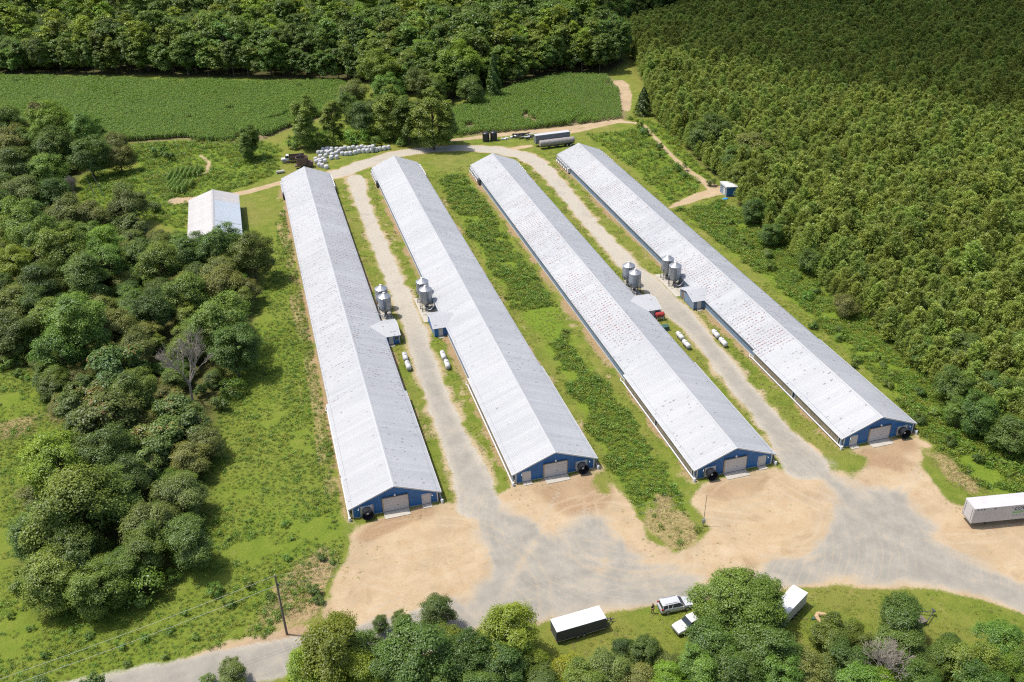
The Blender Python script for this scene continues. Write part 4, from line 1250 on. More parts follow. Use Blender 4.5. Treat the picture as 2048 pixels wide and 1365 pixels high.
def make_pickup():
    t = empty('pickup_truck')
    b = MB(); loft(b, [section(-2.75, .50, 1.0, .88), section(-2.6, .44, 1.06, .93), section(-0.55, .42, 1.08, .95), section(1.2, .42, 1.08, .95), section(2.3, .46, 1.02, .92), section(2.7, .55, .86, .80)])
    b.build('body', M['white_clean'], t, True)
    b = MB()
    b.box(-2.62, -0.78, -.78, .78, 1.02, 1.10); b.build('bed_liner', M['steel'], t)
    b = MB()
    for y in (-.86, .86): b.bbox(-2.68, -0.7, y - .08, y + .08, 1.0, 1.30, .03)
    b.bbox(-2.74, -2.64, -.86, .86, 1.0, 1.30, .03); b.build('bed_side', M['white_clean'], t)
    b = MB()
    def gh(x, z, hw, zt, hwt): return [(x, -hw, z), (x, hw, z), (x, hwt, zt), (x, -hwt, zt)]
    loft(b, [gh(-0.72, 1.04, .84, 1.06, .80), gh(-0.6, 1.04, .86, 1.66, .70), gh(0.5, 1.04, .86, 1.70, .70), gh(1.15, 1.04, .84, 1.06, .78)])
    b.build('window', M['glass'], t, True)
    b = MB(); loft(b, [section(-0.66, 1.62, 1.72, .72, .9, .03), section(0.5, 1.66, 1.77, .73, .9, .03), section(.62, 1.62, 1.70, .70, .9, .03)]); b.build('roof', M['white_clean'], t, True)
    for s in (-1, 1):
        for x in (-1.75, 1.75): wheel(t, x, s * .84, .38, .38, .25, s)
        b = MB(); b.bbox(2.42, 2.66, s * .7 - .13, s * .7 + .13, .78, .92, .03); b.build('headlight', M['headlight'], t)
        b = MB(); b.bbox(-2.79, -2.70, s * .85 - .06, s * .85 + .06, .8, 1.15, .02); b.build('tail_light', M['taillight'], t)
    b = MB(); b.bbox(2.6, 2.78, -.85, .85, .48, .66, .03); b.bbox(-2.88, -2.74, -.85, .85, .46, .6, .03); b.build('bumper', M['steel'], t)
    return t


suv = make_suv(); suv.location = (44.75, 82.7, 0); suv.rotation_euler = (0, 0, R(-2)); tag(suv, 'silver SUV parked on the lawn edge beside the standing person', 'car')
pk = make_pickup(); pk.location = (45.5, 79.1, 0); pk.rotation_euler = (0, 0, R(192)); tag(pk, 'white pickup truck half hidden under the tree near the SUV', 'pickup truck')


def cargo_trailer(name, loc, rz, L, W, z0, z1, body_mat, roof_mat, label, group, trim=True):
    t = empty(name, loc, rz); tag(t, label, 'trailer', group)
    b = MB(); b.bbox(-L / 2, L / 2, -W / 2, W / 2, z0, z1 - .06, .05); b.build('body', body_mat, t)
    b = MB(); b.bbox(-L / 2 - .03, L / 2 + .03, -W / 2 - .03, W / 2 + .03, z1 - .10, z1 + .02, .05); b.build('roof', roof_mat, t)
    b = MB()
    for k in range(int(L / 1.2)): b.box(-L / 2 + .6 + k * 1.2 - .02, -L / 2 + .6 + k * 1.2 + .02, -W / 2 + .1, W / 2 - .1, z1 + .02, z1 + .032)
    b.build('roof_seam', roof_mat, t)
    if trim:
        b = MB()
        for y in (-W / 2 - .012, W / 2 + .012): b.box(-L / 2, L / 2, y - .012, y + .012, z0 + .02, z0 + .12)
        for x in (-L / 2 - .012,): b.box(x - .012, x + .012, -W / 2, W / 2, z0 + .02, z0 + .1)
        b.build('trim', M['alu'], t)
    b = MB()
    b.path([(L / 2 - .3, -W / 2 + .25, z0 - .05), (L / 2 + .25, -W / 2 + .3, z0 - .05), (L / 2 + 1.45, 0, z0 + .02)], .07, 6)
    b.path([(L / 2 - .3, W / 2 - .25, z0 - .05), (L / 2 + .25, W / 2 - .3, z0 - .05), (L / 2 + 1.45, 0, z0 + .02)], .07, 6)
    b.tube((L / 2 + 1.2, 0, 0.02), (L / 2 + 1.2, 0, .95), .05)
    b.tube((L / 2 + 1.35, 0, z0 + .02), (L / 2 + 1.75, 0, z0 + .02), .08)
    b.build('tongue', M['steel'], t)
    for s in (-1, 1):
        for x in (-.55, .35): wheel(t, x, s * (W / 2 - .05), .34, .34, .2, s)
    return t


t = cargo_trailer('cargo_trailer', (30.75, 82.75, 0), R(3.2), 7.0, 2.35, .42, 2.35, M['navy'], M['white_clean'], 'navy enclosed cargo trailer with white roof parked beside the yard', None)
w_ = wheel(t, 3.95, 0, .78, .33, .2, 1, 'spare_wheel')
w_.location = (3.95, 0, .70); w_.rotation_euler = (R(90), 0, 0)
for v in w_.data.vertices: v.co -= Vector((3.95, 0, .78))
for v in w_.children[0].data.vertices: v.co -= Vector((3.95, 0, .78))
b = MB(); b.box(-3.53, -3.515, -1.05, 1.05, .6, 2.1); b.build('rear_door', M['navy'], t)
for y in (-1.0, 1.0):
    b = MB(); b.box(-3.56, -3.52, y - .06, y + .06, .5, .7); b.build('tail_light', M['taillight'], t)
cargo_trailer('camper_trailer', (58.9, 77.35, 0), R(-150.6), 5.6, 2.2, .5, 2.5, M['van_white'], M['white_clean'], 'white trailer with rounded roof half hidden behind the big tree', None, False)
# flat trailer whose drawbar sticks out from under the tree
t = empty('flatbed_trailer', (72.9, 70.9, 0), R(5)); tag(t, 'flatbed trailer under the tree with dark drawbar sticking out', 'trailer')
for k in range(8):
    b = MB(); b.box(-2.6, 2.4, -1.0 + k * .25, -1.0 + k * .25 + .235, .62, .68); b.build('deck_plank', M['wood'], t)
b = MB(); b.box(-2.62, 2.45, -1.05, -1.0, .5, .7); b.box(-2.62, 2.45, 1.0, 1.05, .5, .7)
b.path([(2.3, -1.0, .58), (4.3, 0, .6)], .06); b.path([(2.3, 1.0, .58), (4.3, 0, .6)], .06); b.tube((4.2, 0, .6), (4.7, 0, .6), .08); b.tube((4.2, 0, 0.02), (4.2, 0, 1.05), .05); b.box(4.05, 4.35, -.28, .28, 1.0, 1.06)
b.build('frame', M['steel'], t)
for s in (-1, 1): wheel(t, -.4, s * 1.15, .36, .36, .22, s)

# semi trailer standing at the plantation side of the yard
t = empty('semi_trailer', (93.45, 84.15, 0), R(-9.5)); tag(t, 'long white semi trailer with blue lettering beside the yard', 'semi trailer')
SL, SW, S0, S1 = 14.6, 2.6, 1.05, 3.85
b = MB(); b.bbox(0, SL, 0, SW, S0, S1 - .05, .04); b.build('body', M['van_white'], t)
b = MB(); b.bbox(-.02, SL + .02, -.02, SW + .02, S1 - .12, S1, .04); b.build('roof', M['van_white'], t)
b = MB()
for k in range(24): b.box(.3 + k * .6 - .015, .3 + k * .6 + .015, -.012, 0, S0 + .15, S1 - .15)
b.build('side_post', M['van_white'], t)
b = MB(); b.box(-.03, 0, .08, SW - .08, S0 + .1, S1 - .18); rd = b.build('nose_panel', M['van_white'], t)
for y in (.42, SW - .42):
    b = MB(); b.tube((-.06, y, S0 + .2), (-.06, y, S1 - .25), .022, n=6); b.build('conduit', M['steel'], rd)
    b = MB()
    for z in (S0 + 1.35, S0 + 1.75, S0 + 2.2): b.box(-.075, -.03, y - .10, y + .10, z - .10, z + .10)
    b.build('connector_box', M['print_grey'], rd)
b = MB(); b.box(-.04, .0, .05, .14, S0, S1 - .1); b.box(-.04, 0, SW - .14, SW - .05, S0, S1 - .1); b.box(-.05, 0, .05, SW - .05, S0 - .12, S0 + .08); b.build('nose_frame', M['alu'], t)
b = MB()
for k, y in enumerate((.55, .85, 1.2, 1.5, 1.9)): b.box(-.037, -.031, y - .09, y + .09, S0 + .3, S0 + .42)
b.build('reflector', M['print_grey'], t)
b = MB()
for x in (.55, 1.05, 1.5, 3.2): b.bbox(x - .12, x + .12, -.06, -.001, S1 - .34, S1 - .22, .01)
b.build('marker_lamp', M['steel'], t)
b = MB(); b.box(9.5, 13.0, .5, .62, .75, S0); b.box(9.5, 13.0, SW - .62, SW - .5, .75, S0); b.box(.3, SL - .3, .8, .92, .85, S0); b.box(.3, SL - .3, SW - .92, SW - .8, .85, S0); b.build('chassis', M['steel'], t)
for s, y in ((-1, .2), (1, SW - .2)):
    for x in (11.2, 12.5): wheel(t, x, y, .5, .5, .35, s)
    b = MB(); b.box(2.7, 2.85, y + (-s) * .5 - .07, y + (-s) * .5 + .07, .0, S0); b.build('landing_leg', M['steel'], t)


def text_mesh(s, size, shear=0.0, bold=0.0):
    cu_ = bpy.data.curves.new('lettering', 'FONT')
    cu_.body = s; cu_.size = size; cu_.shear = shear; cu_.extrude = 0.004; cu_.offset = bold
    o = bpy.data.objects.new('lettering', cu_)
    col.objects.link(o)
    bpy.context.view_layer.update()
    me = bpy.data.meshes.new_from_object(o.evaluated_get(bpy.context.evaluated_depsgraph_get()))
    bpy.data.objects.remove(o)
    return me


me = text_mesh('COVANTA', 0.80, 0.3, 0.018); me.materials.clear(); me.materials.append(M['print_blue'])
lt = bpy.data.objects.new('lettering', me); lt.location = (6.25, -.018, S1 - .92); lt.rotation_euler = (R(90), 0, 0); link(lt, t)
b = MB()
for k in range(5):
    a = math.pi / 2 + 2 * math.pi * k / 5; c = a + math.pi / 5; d = a - math.pi / 5
    b.add([(5.95, -.02, S1 - .5), (5.95 + .05 * math.cos(d), -.02, S1 - .5 + .05 * math.sin(d)), (5.95 + .13 * math.cos(a), -.02, S1 - .5 + .13 * math.sin(a)), (5.95 + .05 * math.cos(c), -.02, S1 - .5 + .05 * math.sin(c))], [(0, 1, 2, 3)])
b.build('emblem', M['print_blue'], t)
b = MB(); b.box(6.1, 10.2, -.016, -.002, S1 - 1.18, S1 - 1.08); b.box(6.1, 7.9, -.016, -.002, S1 - 1.55, S1 - 1.32); b.build('green_stripe', M['print_green'], t)
b = MB()
for k in range(5): b.box(6.2 + k * .55, 6.55 + k * .55, -.016, -.002, S1 - 2.1, S1 - 1.82)
b.build('faded_print', M['print_grey'], t)

# old trailers beyond the houses
t = empty('box_trailer', (84.6, 274.6, 0), R(2)); tag(t, 'weathered grey box trailer behind the tank trailer', 'trailer')
b = MB(); b.bbox(0, 11.6, 0, 1.9, 1.1, 3.65, .05); b.build('body', M['van_grey'], t)
b = MB(); b.bbox(-.05, 11.65, -.05, 1.95, 3.65, 3.8, .04); b.build('roof', M['tank_white'], t)
b = MB()
for k in range(19): b.box(.3 + k * .6 - .04, .3 + k * .6 + .04, -.05, 0, 1.2, 3.6)
b.build('side_post', M['van_grey'], t)
b = MB(); b.box(.3, 11.3, .5, 1.4, .8, 1.1); b.build('chassis', M['steel'], t)
for s, y in ((-1, .15), (1, 1.75)):
    for x in (8.8, 10.0): wheel(t, x, y, .5, .5, .32, s)
t = empty('tank_trailer', (85.2, 272.6, 0), R(2)); tag(t, 'weathered ribbed tank trailer standing in front of the box trailer', 'trailer')
b = MB(); pr = [(.001, 0), (.85, .05), (1.0, .2)]
for k in range(24): pr += [(1.0, .25 + k * .46), (1.03, .32 + k * .46), (1.03, .38 + k * .46), (1.0, .45 + k * .46)]
pr += [(1.0, 11.5), (.85, 11.65), (.001, 11.7)]
b.lathe(pr, 18, (0, 0, 1.75), 'x'); b.build('tank', M['tank_grey'], t, True)
b = MB(); b.box(.4, 11.2, -.45, .45, .62, .85); b.box(3.2, 3.5, -.8, .8, 0.0, .8); b.box(5.0, 6.4, -.75, .75, .45, .9); b.build('chassis', M['steel'], t)
for s in (-1, 1):
    for x in (9.0, 10.2): wheel(t, x, s * .9, .48, .48, .32, s)
    b = MB(); b.bbox(8.4, 10.8, s * .9 - .2, s * .9 + .2, 1.0, 1.06, .02); b.build('mudguard', M['steel'], t)

# black water tanks
for k, x in enumerate((71.25, 73.85)):
    t = empty('water_tank', (x, 286.0, 0)); tag(t, 'upright black plastic water tank beside the gravel loop', 'water tank', 'pair of black tanks')
    b = MB(); pr = [(1.12, 0.0)]
    for j in range(7): pr += [(1.12, .1 + j * .38), (1.16, .18 + j * .38), (1.16, .3 + j * .38), (1.12, .4 + j * .38)]
    pr += [(1.05, 2.8), (.5, 3.0)]
    b.lathe(pr, 22); b.build('shell', M['black'], t, True)
    b = MB(); b.lathe([(.5, 2.98), (.42, 3.0), (.42, 3.12), (.001, 3.16)], 14); b.build('lid', M['steel'], t, True)
    b = MB(); b.tube((.9, -.9, 0), (.9, -.9, 2.6), .05); b.build('pipe', M['white'], t)
# heap of pipes, hoses and barrels
for k in range(7):
    b = MB(); b.lathe([(.001, 0), (.29, 0), (.31, .1), (.31, .75), (.29, .86), (.001, .88)], 12)
    p = G(1003 + k * 4.3, 279.2 - k * .9 + (k % 2) * 1.6)
    o = b.build('barrel', M['wrap'], smooth=True, loc=(p.x, p.y, .30)); o.rotation_euler = (R(90), 0, random.uniform(-1, 1)); tag(o, 'white plastic barrel lying at the end of the pipe heap', 'barrel', 'barrels at the pipe heap')
for k in range(26):
    p = G(random.uniform(1024, 1066), random.uniform(270.5, 279.5))
    a = random.uniform(-.6, .6) + (math.pi if k % 2 else 0)
    ln = random.uniform(1.6, 3.4)
    b = MB(); r_ = random.uniform(.10, .2)
    b.lathe([(r_ * .7, -ln / 2), (r_, -ln / 2), (r_, ln / 2), (r_ * .7, ln / 2), (r_ * .7, -ln / 2)], 8, (0, 0, 0), 'x')
    o = b.build('pipe_length', M['black'] if k % 5 else M['wrap'], smooth=True, loc=(p.x, p.y, r_ + random.uniform(0, .55))); o.rotation_euler = (0, random.uniform(-.15, .15), a)
    tag(o, ('black plastic pipe in the heap by the box trailer' if k % 5 else 'pale plastic pipe in the heap by the box trailer'), 'pipe', 'heap of pipes')
for k in range(3):
    p = G(1030 + k * 14, 272 + k)
    b = MB(); b.lathe([(.35, -.12), (.5, -.12), (.55, 0), (.5, .12), (.35, .12), (.35, -.12)], 14); o = b.build('tyre', M['rubber'], smooth=True, loc=(p.x, p.y, .5)); o.rotation_euler = (.3 * k, .4, 0); tag(o, 'old tyre lying on the pipe heap', 'tyre', 'tyres on the heap')

# wrapped bales
BALES = [(735, 170), (810, 160), (880, 165), (965, 155), (1040, 165), (1110, 145), (1180, 150), (1250, 135), (1325, 145), (1395, 125), (1460, 135), (1525, 130), (655, 225), (710, 220), (875, 200), (960, 228), (1060, 235), (1130, 235), (1200, 230),
         (1280, 215), (1350, 195), (1425, 190), (1490, 190), (1570, 178), (1640, 170), (1700, 155), (1780, 145), (1850, 130), (790, 200), (690, 280), (780, 275), (890, 250), (970, 292), (875, 300), (610, 330), (665, 350), (620, 372), (730, 335), (770, 362), (670, 430), (722, 445), (790, 460), (690, 388), (1000, 200), (820, 215)]
bale_me = []
for kk in range(3):
    b = MB(); rr, hh = .66, 1.22
    pr = [(.001, 0), (rr * .8, 0), (rr, .12), (rr * 1.04, hh * .5), (rr, hh - .14), (rr * .82, hh), (rr * .3, hh + .04), (.001, hh + .02)]
    b.lathe(pr, 16)
    for j in range(len(b.v)):
        x, y, z = b.v[j]; f_ = 1 + .05 * math.sin(3 * math.atan2(y, x) + z * 4 + kk * 2); b.v[j] = (x * f_, y * f_, z)
    bale_me.append(b.mesh('wrapped_bale', M['wrap'], True))
for k, (a_, b2) in enumerate(BALES):
    p = G(560 + a_ * .1172, 280 + b2 * .1172, .6)
    o = bpy.data.objects.new('wrapped_bale', bale_me[k % 3]); o.location = (p.x, p.y, -.02); o.rotation_euler = (0, 0, random.uniform(0, 6)); s_ = random.uniform(.92, 1.08); o.scale = (s_, s_, random.uniform(.92, 1.12)); link(o)
    tag(o, 'white plastic wrapped round bale in the row beside the gravel loop', 'bale', 'white wrapped bales')
p = G(560 + 1585 * .1172, 280 + 120 * .1172, 1.8)
o = bpy.data.objects.new('wrapped_bale', bale_me[0]); o.location = (p.x, p.y, 1.2); link(o); tag(o, 'white wrapped bale stacked on top of the bale row', 'bale', 'white wrapped bales')

# old farm truck, tub grinder, implement, culvert pipe
t = empty('farm_truck', (9.3, 287.2, 0), R(176)); tag(t, 'old white cab farm truck with a rusty stake bed', 'truck')
b = MB(); loft(b, [section(.9, .7, 1.5, .95), section(2.0, .7, 1.5, .95), section(2.3, .7, 1.35, .9), section(3.2, .75, 1.3, .8), section(3.35, .85, 1.15, .7)]); b.build('cab_body', M['white'], t, True)
b = MB(); loft(b, [section(.95, 1.45, 2.2, .85, .85, .06), section(1.6, 1.45, 2.25, .85, .85, .06), section(2.1, 1.45, 1.6, .8, .85, .03)]); b.build('window', M['glass'], t, True)
b = MB(); b.bbox(.9, 1.75, -.85, .85, 2.2, 2.32, .05); b.build('cab_roof', M['white'], t)
b = MB(); b.box(-3.8, .8, -1.15, 1.15, .95, 1.1)
for y in (-1.15, 1.11): b.box(-3.8, .8, y, y + .04, 1.1, 2.1)
b.box(-3.8, -3.76, -1.1, 1.1, 1.1, 2.1); b.box(.76, .8, -1.1, 1.1, 1.1, 2.3)
for k in range(8):
    for y in (-1.21, 1.15): b.box(-3.7 + k * .62, -3.6 + k * .62, y, y + .06, 1.0, 2.2)
b.build('stake_bed', M['rust'], t)
b = MB(); b.box(-3.6, 3.0, -.45, .45, .6, .9); b.build('chassis', M['steel'], t)
for s in (-1, 1):
    for x in (-2.2, 2.55): wheel(t, x, s * .9, .48, .48, .3, s)
p = G(606, 336)
t = empty('tub_grinder', (p.x, p.y, 0)); tag(t, 'rusty round tub grinder standing behind the house end', 'grinder')
b = MB(); b.lathe([(1.35, 1.1), (1.75, 1.25), (1.85, 3.4), (1.78, 3.4), (1.68, 1.3), (.01, 1.3)], 22); b.build('tub', M['rust'], t, True)
b = MB()
for k in range(22):
    a = 2 * math.pi * k / 22; b.tube((1.78 * math.cos(a), 1.78 * math.sin(a), 1.25), (1.88 * math.cos(a), 1.88 * math.sin(a), 3.4), .035, n=4)
b.lathe([(1.86, 3.32), (1.95, 3.34), (1.95, 3.44), (1.84, 3.44)], 22); b.build('rib', M['rust'], t)
b = MB(); b.box(-2.3, 2.6, -.8, .8, .7, 1.05); b.box(1.6, 3.2, -1.0, 1.0, .5, 1.9); b.build('chassis', M['rust'], t)
b = MB(); b.path([(-.3, 0, 1.4), (-.3, .6, 3.9), (-.2, 1.8, 4.1)], .16, 8); b.build('spout', M['steel'], t)
for s in (-1, 1): wheel(t, .3, s * 1.15, .5, .5, .3, s)
p = G(580, 327)
t = empty('disc_harrow', (p.x, p.y, 0), R(5)); tag(t, 'low rusty disc harrow lying in the grass by the truck', 'harrow')
b = MB(); b.box(-1.5, 1.5, -.5, -.4, .5, .6); b.box(-1.5, 1.5, .4, .5, .5, .6); b.box(-1.5, -1.4, -.5, .5, .5, .6); b.box(1.4, 1.5, -.5, .5, .5, .6); b.tube((1.5, 0, .55), (2.6, 0, .5), .06); b.build('frame', M['rust'], t)
for k in range(10):
    b = MB(); b.lathe([(.001, -.03), (.32, 0), (.001, .03)], 14, (-1.3 + k * .29, -.45 if k % 2 else .45, .32), 'x'); b.build('disc', M['rust'], t)
p = G(561, 347)
b = MB(); b.lathe([(.38, -1.2), (.48, -1.2), (.48, 1.2), (.38, 1.2), (.38, -1.2)], 16, (0, 0, 0), 'x'); o = b.build('culvert_pipe', M['concrete'], smooth=True, loc=(p.x, p.y, .47)); o.rotation_euler = (0, 0, R(8)); tag(o, 'short pale culvert pipe lying beside the dirt track', 'pipe')

# log, bucket on the lawn
p = G(1648, 1238)
t = empty('fallen_log', (p.x, p.y, 0)); tag(t, 'forked bare tan log lying on the lawn', 'log')
b = MB(); b.tube((-1.0, -.9, .25), (-.9, .55, .33), .22, .3, 10); b.tube((-.9, .45, .33), (-.5, .8, .33), .3, .3, 10); b.tube((-.5, .8, .33), (1.7, -.45, .25), .3, .2, 10); b.build('trunk', M['log'], t, True)
p = G(1646, 1254)
b = MB(); b.lathe([(.001, 0), (.28, 0), (.34, .5), (.31, .5), (.26, .06), (.001, .06)], 14); o = b.build('bucket', M['black'], smooth=True, loc=(p.x, p.y, 0)); tag(o, 'black plastic tub on the lawn beside the log', 'tub')
p = G(1629, 1238)
b = MB(); b.lathe([(.001, 0), (.5, 0), (.42, .22), (.001, .3)], 9); o = b.build('scrap_tarp', M['green_box'], loc=(p.x, p.y, 0)); o.scale = (1, .5, 1); tag(o, 'small dark green tarp heap on the lawn beside the log', 'tarp')

# ------------------------------------------------------------------ poles, wires, posts
def wire_span(a, b_, sag, name, label):
    pts = []
    for k in range(13):
        t_ = k / 12
        q = Vector(a).lerp(Vector(b_), t_); q.z -= sag * 4 * t_ * (1 - t_)
        pts.append(q)
    w = MB(); w.path(pts, .017 if 'meadow' in label else .008, 4)
    tag(w.build(name, M['wire']), label, 'wire', 'overhead wires')


pp = G(574, 1269.5)
t = empty('utility_pole', pp); tag(t, 'tall wooden utility pole at the corner of the yard', 'utility pole')
b = MB(); b.tube((0, 0, -.3), (0, 0, 10.7), .17, .11, 10); b.build('pole', M['wood'], t, True)
b = MB(); b.lathe([(.001, 10.95), (.05, 10.93), (.06, 10.8), (.03, 10.68)], 8); b.build('insulator', M['grey'], t, True)
b = MB(); b.bbox(.1, .3, -.1, .1, 8.9, 9.2, .02); b.build('bracket', M['steel'], t)
for z, lb in ((10.75, 'upper'), (9.05, 'lower')):
    wire_span(pp + Vector((0, 0, z)), (-62, 83 + (10.75 - z) * .2, z - .4), 1.0, 'overhead_wire', '%s wire running from the pole over the meadow' % lb)
    wire_span(pp + Vector((0, 0, z)), (52, 94.5, z - 1.5), 1.1, 'overhead_wire', '%s wire running from the pole across the yard' % lb)
pp = G(1406, 1052)
t = empty('light_pole', pp); tag(t, 'thin metal pole with a small meter box beside the weed strip', 'pole')
b = MB(); b.tube((0, 0, -.2), (0.12, 0, 6.0), .045, .035, 8); b.build('pole', M['steel'], t, True)
b = MB(); b.bbox(-.25, .25, -.2, .05, .6, 1.3, .03); b.build('meter_box', M['grey'], t)
for q in ((682, 960), (678, 1128), (700, 1034)):
    p = G(*q); b = MB(); b.tube((0, 0, -.2), (.05, .03, 1.1), .08, .07, 7); tag(b.build('fence_post', M['wood'], loc=(p.x, p.y, 0)), 'short weathered wooden post in the grass beside the house wall', 'post', 'old wooden posts')


# ------------------------------------------------------------------ the person
def make_person(loc, rz):
    J = {'pelvis': (0, 0, .95), 'waist': (0, 0, 1.10), 'chest': (0, .01, 1.33), 'neck': (0, .0, 1.49), 'head0': (0, -.01, 1.58), 'head1': (0, -.02, 1.70), 'head2': (0, -.01, 1.76),
         'hipL': (-.10, 0, .90), 'kneeL': (-.12, -.02, .50), 'ankL': (-.13, .02, .10), 'toeL': (-.14, -.16, .04), 'hipR': (.10, 0, .90), 'kneeR': (.13, -.02, .50), 'ankR': (.15, .02, .10), 'toeR': (.17, -.16, .04),
         'shL': (-.19, .01, 1.42), 'elL': (-.29, -.02, 1.14), 'wrL': (-.13, -.25, 1.12), 'shR': (.19, .01, 1.42), 'elR': (.29, -.02, 1.14), 'wrR': (.13, -.25, 1.12)}
    rad = {'pelvis': (.15, .11), 'waist': (.14, .10), 'chest': (.17, .115), 'neck': (.055, .055), 'head0': (.075, .085), 'head1': (.085, .10), 'head2': (.05, .06), 'hipL': (.09, .09), 'hipR': (.09, .09), 'kneeL': (.062, .062), 'kneeR': (.062, .062),
           'ankL': (.045, .045), 'ankR': (.045, .045), 'toeL': (.045, .03), 'toeR': (.045, .03), 'shL': (.062, .062), 'shR': (.062, .062), 'elL': (.045, .045), 'elR': (.045, .045), 'wrL': (.032, .032), 'wrR': (.032, .032)}
    E_ = [('pelvis', 'waist'), ('waist', 'chest'), ('chest', 'neck'), ('neck', 'head0'), ('head0', 'head1'), ('head1', 'head2'), ('pelvis', 'hipL'), ('hipL', 'kneeL'), ('kneeL', 'ankL'), ('ankL', 'toeL'), ('pelvis', 'hipR'), ('hipR', 'kneeR'), ('kneeR', 'ankR'), ('ankR', 'toeR'),
          ('chest', 'shL'), ('shL', 'elL'), ('elL', 'wrL'), ('chest', 'shR'), ('shR', 'elR'), ('elR', 'wrR')]
    for s, S in ((-1, 'L'), (1, 'R')):
        w = Vector(J['wr' + S])
        palm = w + Vector((-s * .03, -.06, .0)); J['pa' + S] = tuple(palm); rad['pa' + S] = (.034, .018); E_.append(('wr' + S, 'pa' + S))
        for k in range(4):
            a = palm + Vector((-s * .01 + (k - 1.5) * .017, -.035, .0)); c = a + Vector((-s * .02, -.03, -.015 - .003 * k))
            J['f%d%s' % (k, S)] = tuple(a); J['g%d%s' % (k, S)] = tuple(c); rad['f%d%s' % (k, S)] = (.009, .009); rad['g%d%s' % (k, S)] = (.008, .008)
            E_ += [('pa' + S, 'f%d%s' % (k, S)), ('f%d%s' % (k, S), 'g%d%s' % (k, S))]
        a = w + Vector((-s * .05, -.05, .03)); J['th' + S] = tuple(a); rad['th' + S] = (.010, .010); E_.append(('wr' + S, 'th' + S))
    names = list(J); ix = {n: k for k, n in enumerate(names)}
    me = bpy.data.meshes.new('person')
    me.from_pydata([J[n] for n in names], [(ix[a], ix[b]) for a, b in E_], [])
    o = bpy.data.objects.new('person', me); col.objects.link(o)
    sk_ = o.modifiers.new('skin', 'SKIN'); o.modifiers.new('sub', 'SUBSURF').levels = 1
    for n in names:
        v = me.skin_vertices[0].data[ix[n]]; v.radius = rad[n]; v.use_root = (n == 'pelvis')
    bpy.context.view_layer.update()
    ev = bpy.data.meshes.new_from_object(o.evaluated_get(bpy.context.evaluated_depsgraph_get()))
    bpy.data.objects.remove(o)
    ev.materials.clear()
    for m_ in (M['skin'], M['shirt'], M['trousers'], M['rubber']): ev.materials.append(m_)
    for f_ in ev.polygons:
        c = f_.center; k = 0
        if c.z < .12: k = 3
        elif c.z < .98 and abs(c.y) < .2: k = 2
        elif c.z < 1.50 and (c.y > -.14) and not (abs(c.x) > .24 and c.z < 1.17): k = 1
        f_.material_index = k; f_.use_smooth = True
    o = bpy.data.objects.new('person', ev); o.location = loc; o.rotation_euler = (0, 0, rz); col.objects.link(o)
    tag(o, 'person in dark clothes standing on the lawn edge holding a controller', 'person')
    b = MB(); b.lathe([(.088, 1.66), (.105, 1.70), (.10, 1.76), (.06, 1.80), (.001, 1.815)], 12, (0, .012, 0)); b.build('hair', M['hair'], o, True)
    b = MB(); b.lathe([(.001, 0), (.012, .005), (.016, .03), (.001, .05)], 8, (0, -.125, 1.645)); b.build('nose', M['skin'], o, True)
    b = MB()
    for s in (-1, 1): b.lathe([(.001, -.012), (.013, 0), (.001, .012)], 8, (s * .035, -.108, 1.70))
    b.build('eye', M['trousers'], o)
    b = MB(); b.box(-.03, .03, -.112, -.10, 1.605, 1.613); b.build('mouth', M['red'], o)
    for s in (-1, 1):
        b = MB(); b.lathe([(.001, -.035), (.02, 0), (.001, .035)], 8, (s * .092, 0, 1.68)); b.build('ear', M['skin'], o)
    c = MB(); c.bbox(-.10, .10, -.36, -.26, 1.10, 1.15, .015); cc = c.build('controller', M['black'], loc=loc, rz=rz); tag(cc, 'small black remote controller held by the person', 'controller')


make_person((41.45, 82.75, 0), R(15))

# ------------------------------------------------------------------ vegetation
M['oak'] = foliage('oak_leaves', (0.074, 0.132, 0.018), (0.203, 0.292, 0.039))
M['bright'] = foliage('bright_leaves', (0.105, 0.168, 0.012), (0.255, 0.340, 0.026))
M['olive'] = foliage('olive_leaves', (0.099, 0.125, 0.025), (0.242, 0.271, 0.057))
M['dark'] = foliage('dark_leaves', (0.058, 0.110, 0.017), (0.162, 0.237, 0.039), hue=0.03)
M['mimosa'] = foliage('mimosa_leaves', (0.069, 0.118, 0.022), (0.188, 0.257, 0.055), (0.31, 0.19, 0.07), 0.78)
M['yellow'] = foliage('yellow_leaves', (0.15, 0.15, 0.010), (0.32, 0.29, 0.02))
M['pine'] = foliage('pine_needles', (0.150, 0.205, 0.028), (0.290, 0.365, 0.062), hue=0.035, val=0.5)
M['bush'] = foliage('bush_leaves', (0.090, 0.166, 0.018), (0.217, 0.336, 0.041))
M['weed'] = foliage('weed_leaves', (0.150, 0.205, 0.019), (0.270, 0.330, 0.040), hue=0.07, val=0.4)
M['corn'] = foliage('corn_leaves', (0.110, 0.200, 0.018), (0.215, 0.340, 0.040), hue=0.03, val=0.3)
M['straw_tuft'] = foliage('straw_blades', (0.30, 0.24, 0.11), (0.48, 0.40, 0.20), hue=0.03, val=0.5)


def unit(v): return v / np.maximum(np.linalg.norm(v, axis=-1, keepdims=True), 1e-9)


def leaves(rg, P, N, size, tint, aspect=1.0):
    """one diamond of four corners per leaf spray"""
    n = len(P)
    N = unit(N)
    t_ = unit(np.cross(N, rg.normal(size=(n, 3))))
    b_ = np.cross(N, t_)
    s = (size * rg.uniform(0.6, 1.35, n))[:, None]
    V = np.stack([P + t_ * s, P + b_ * s * 0.62 * aspect, P - t_ * s, P - b_ * s * 0.62 * aspect], 1)
    V[:, 1] += N * s * 0.18
    V[:, 3] += N * s * 0.18
    return V.reshape(-1, 3), tint


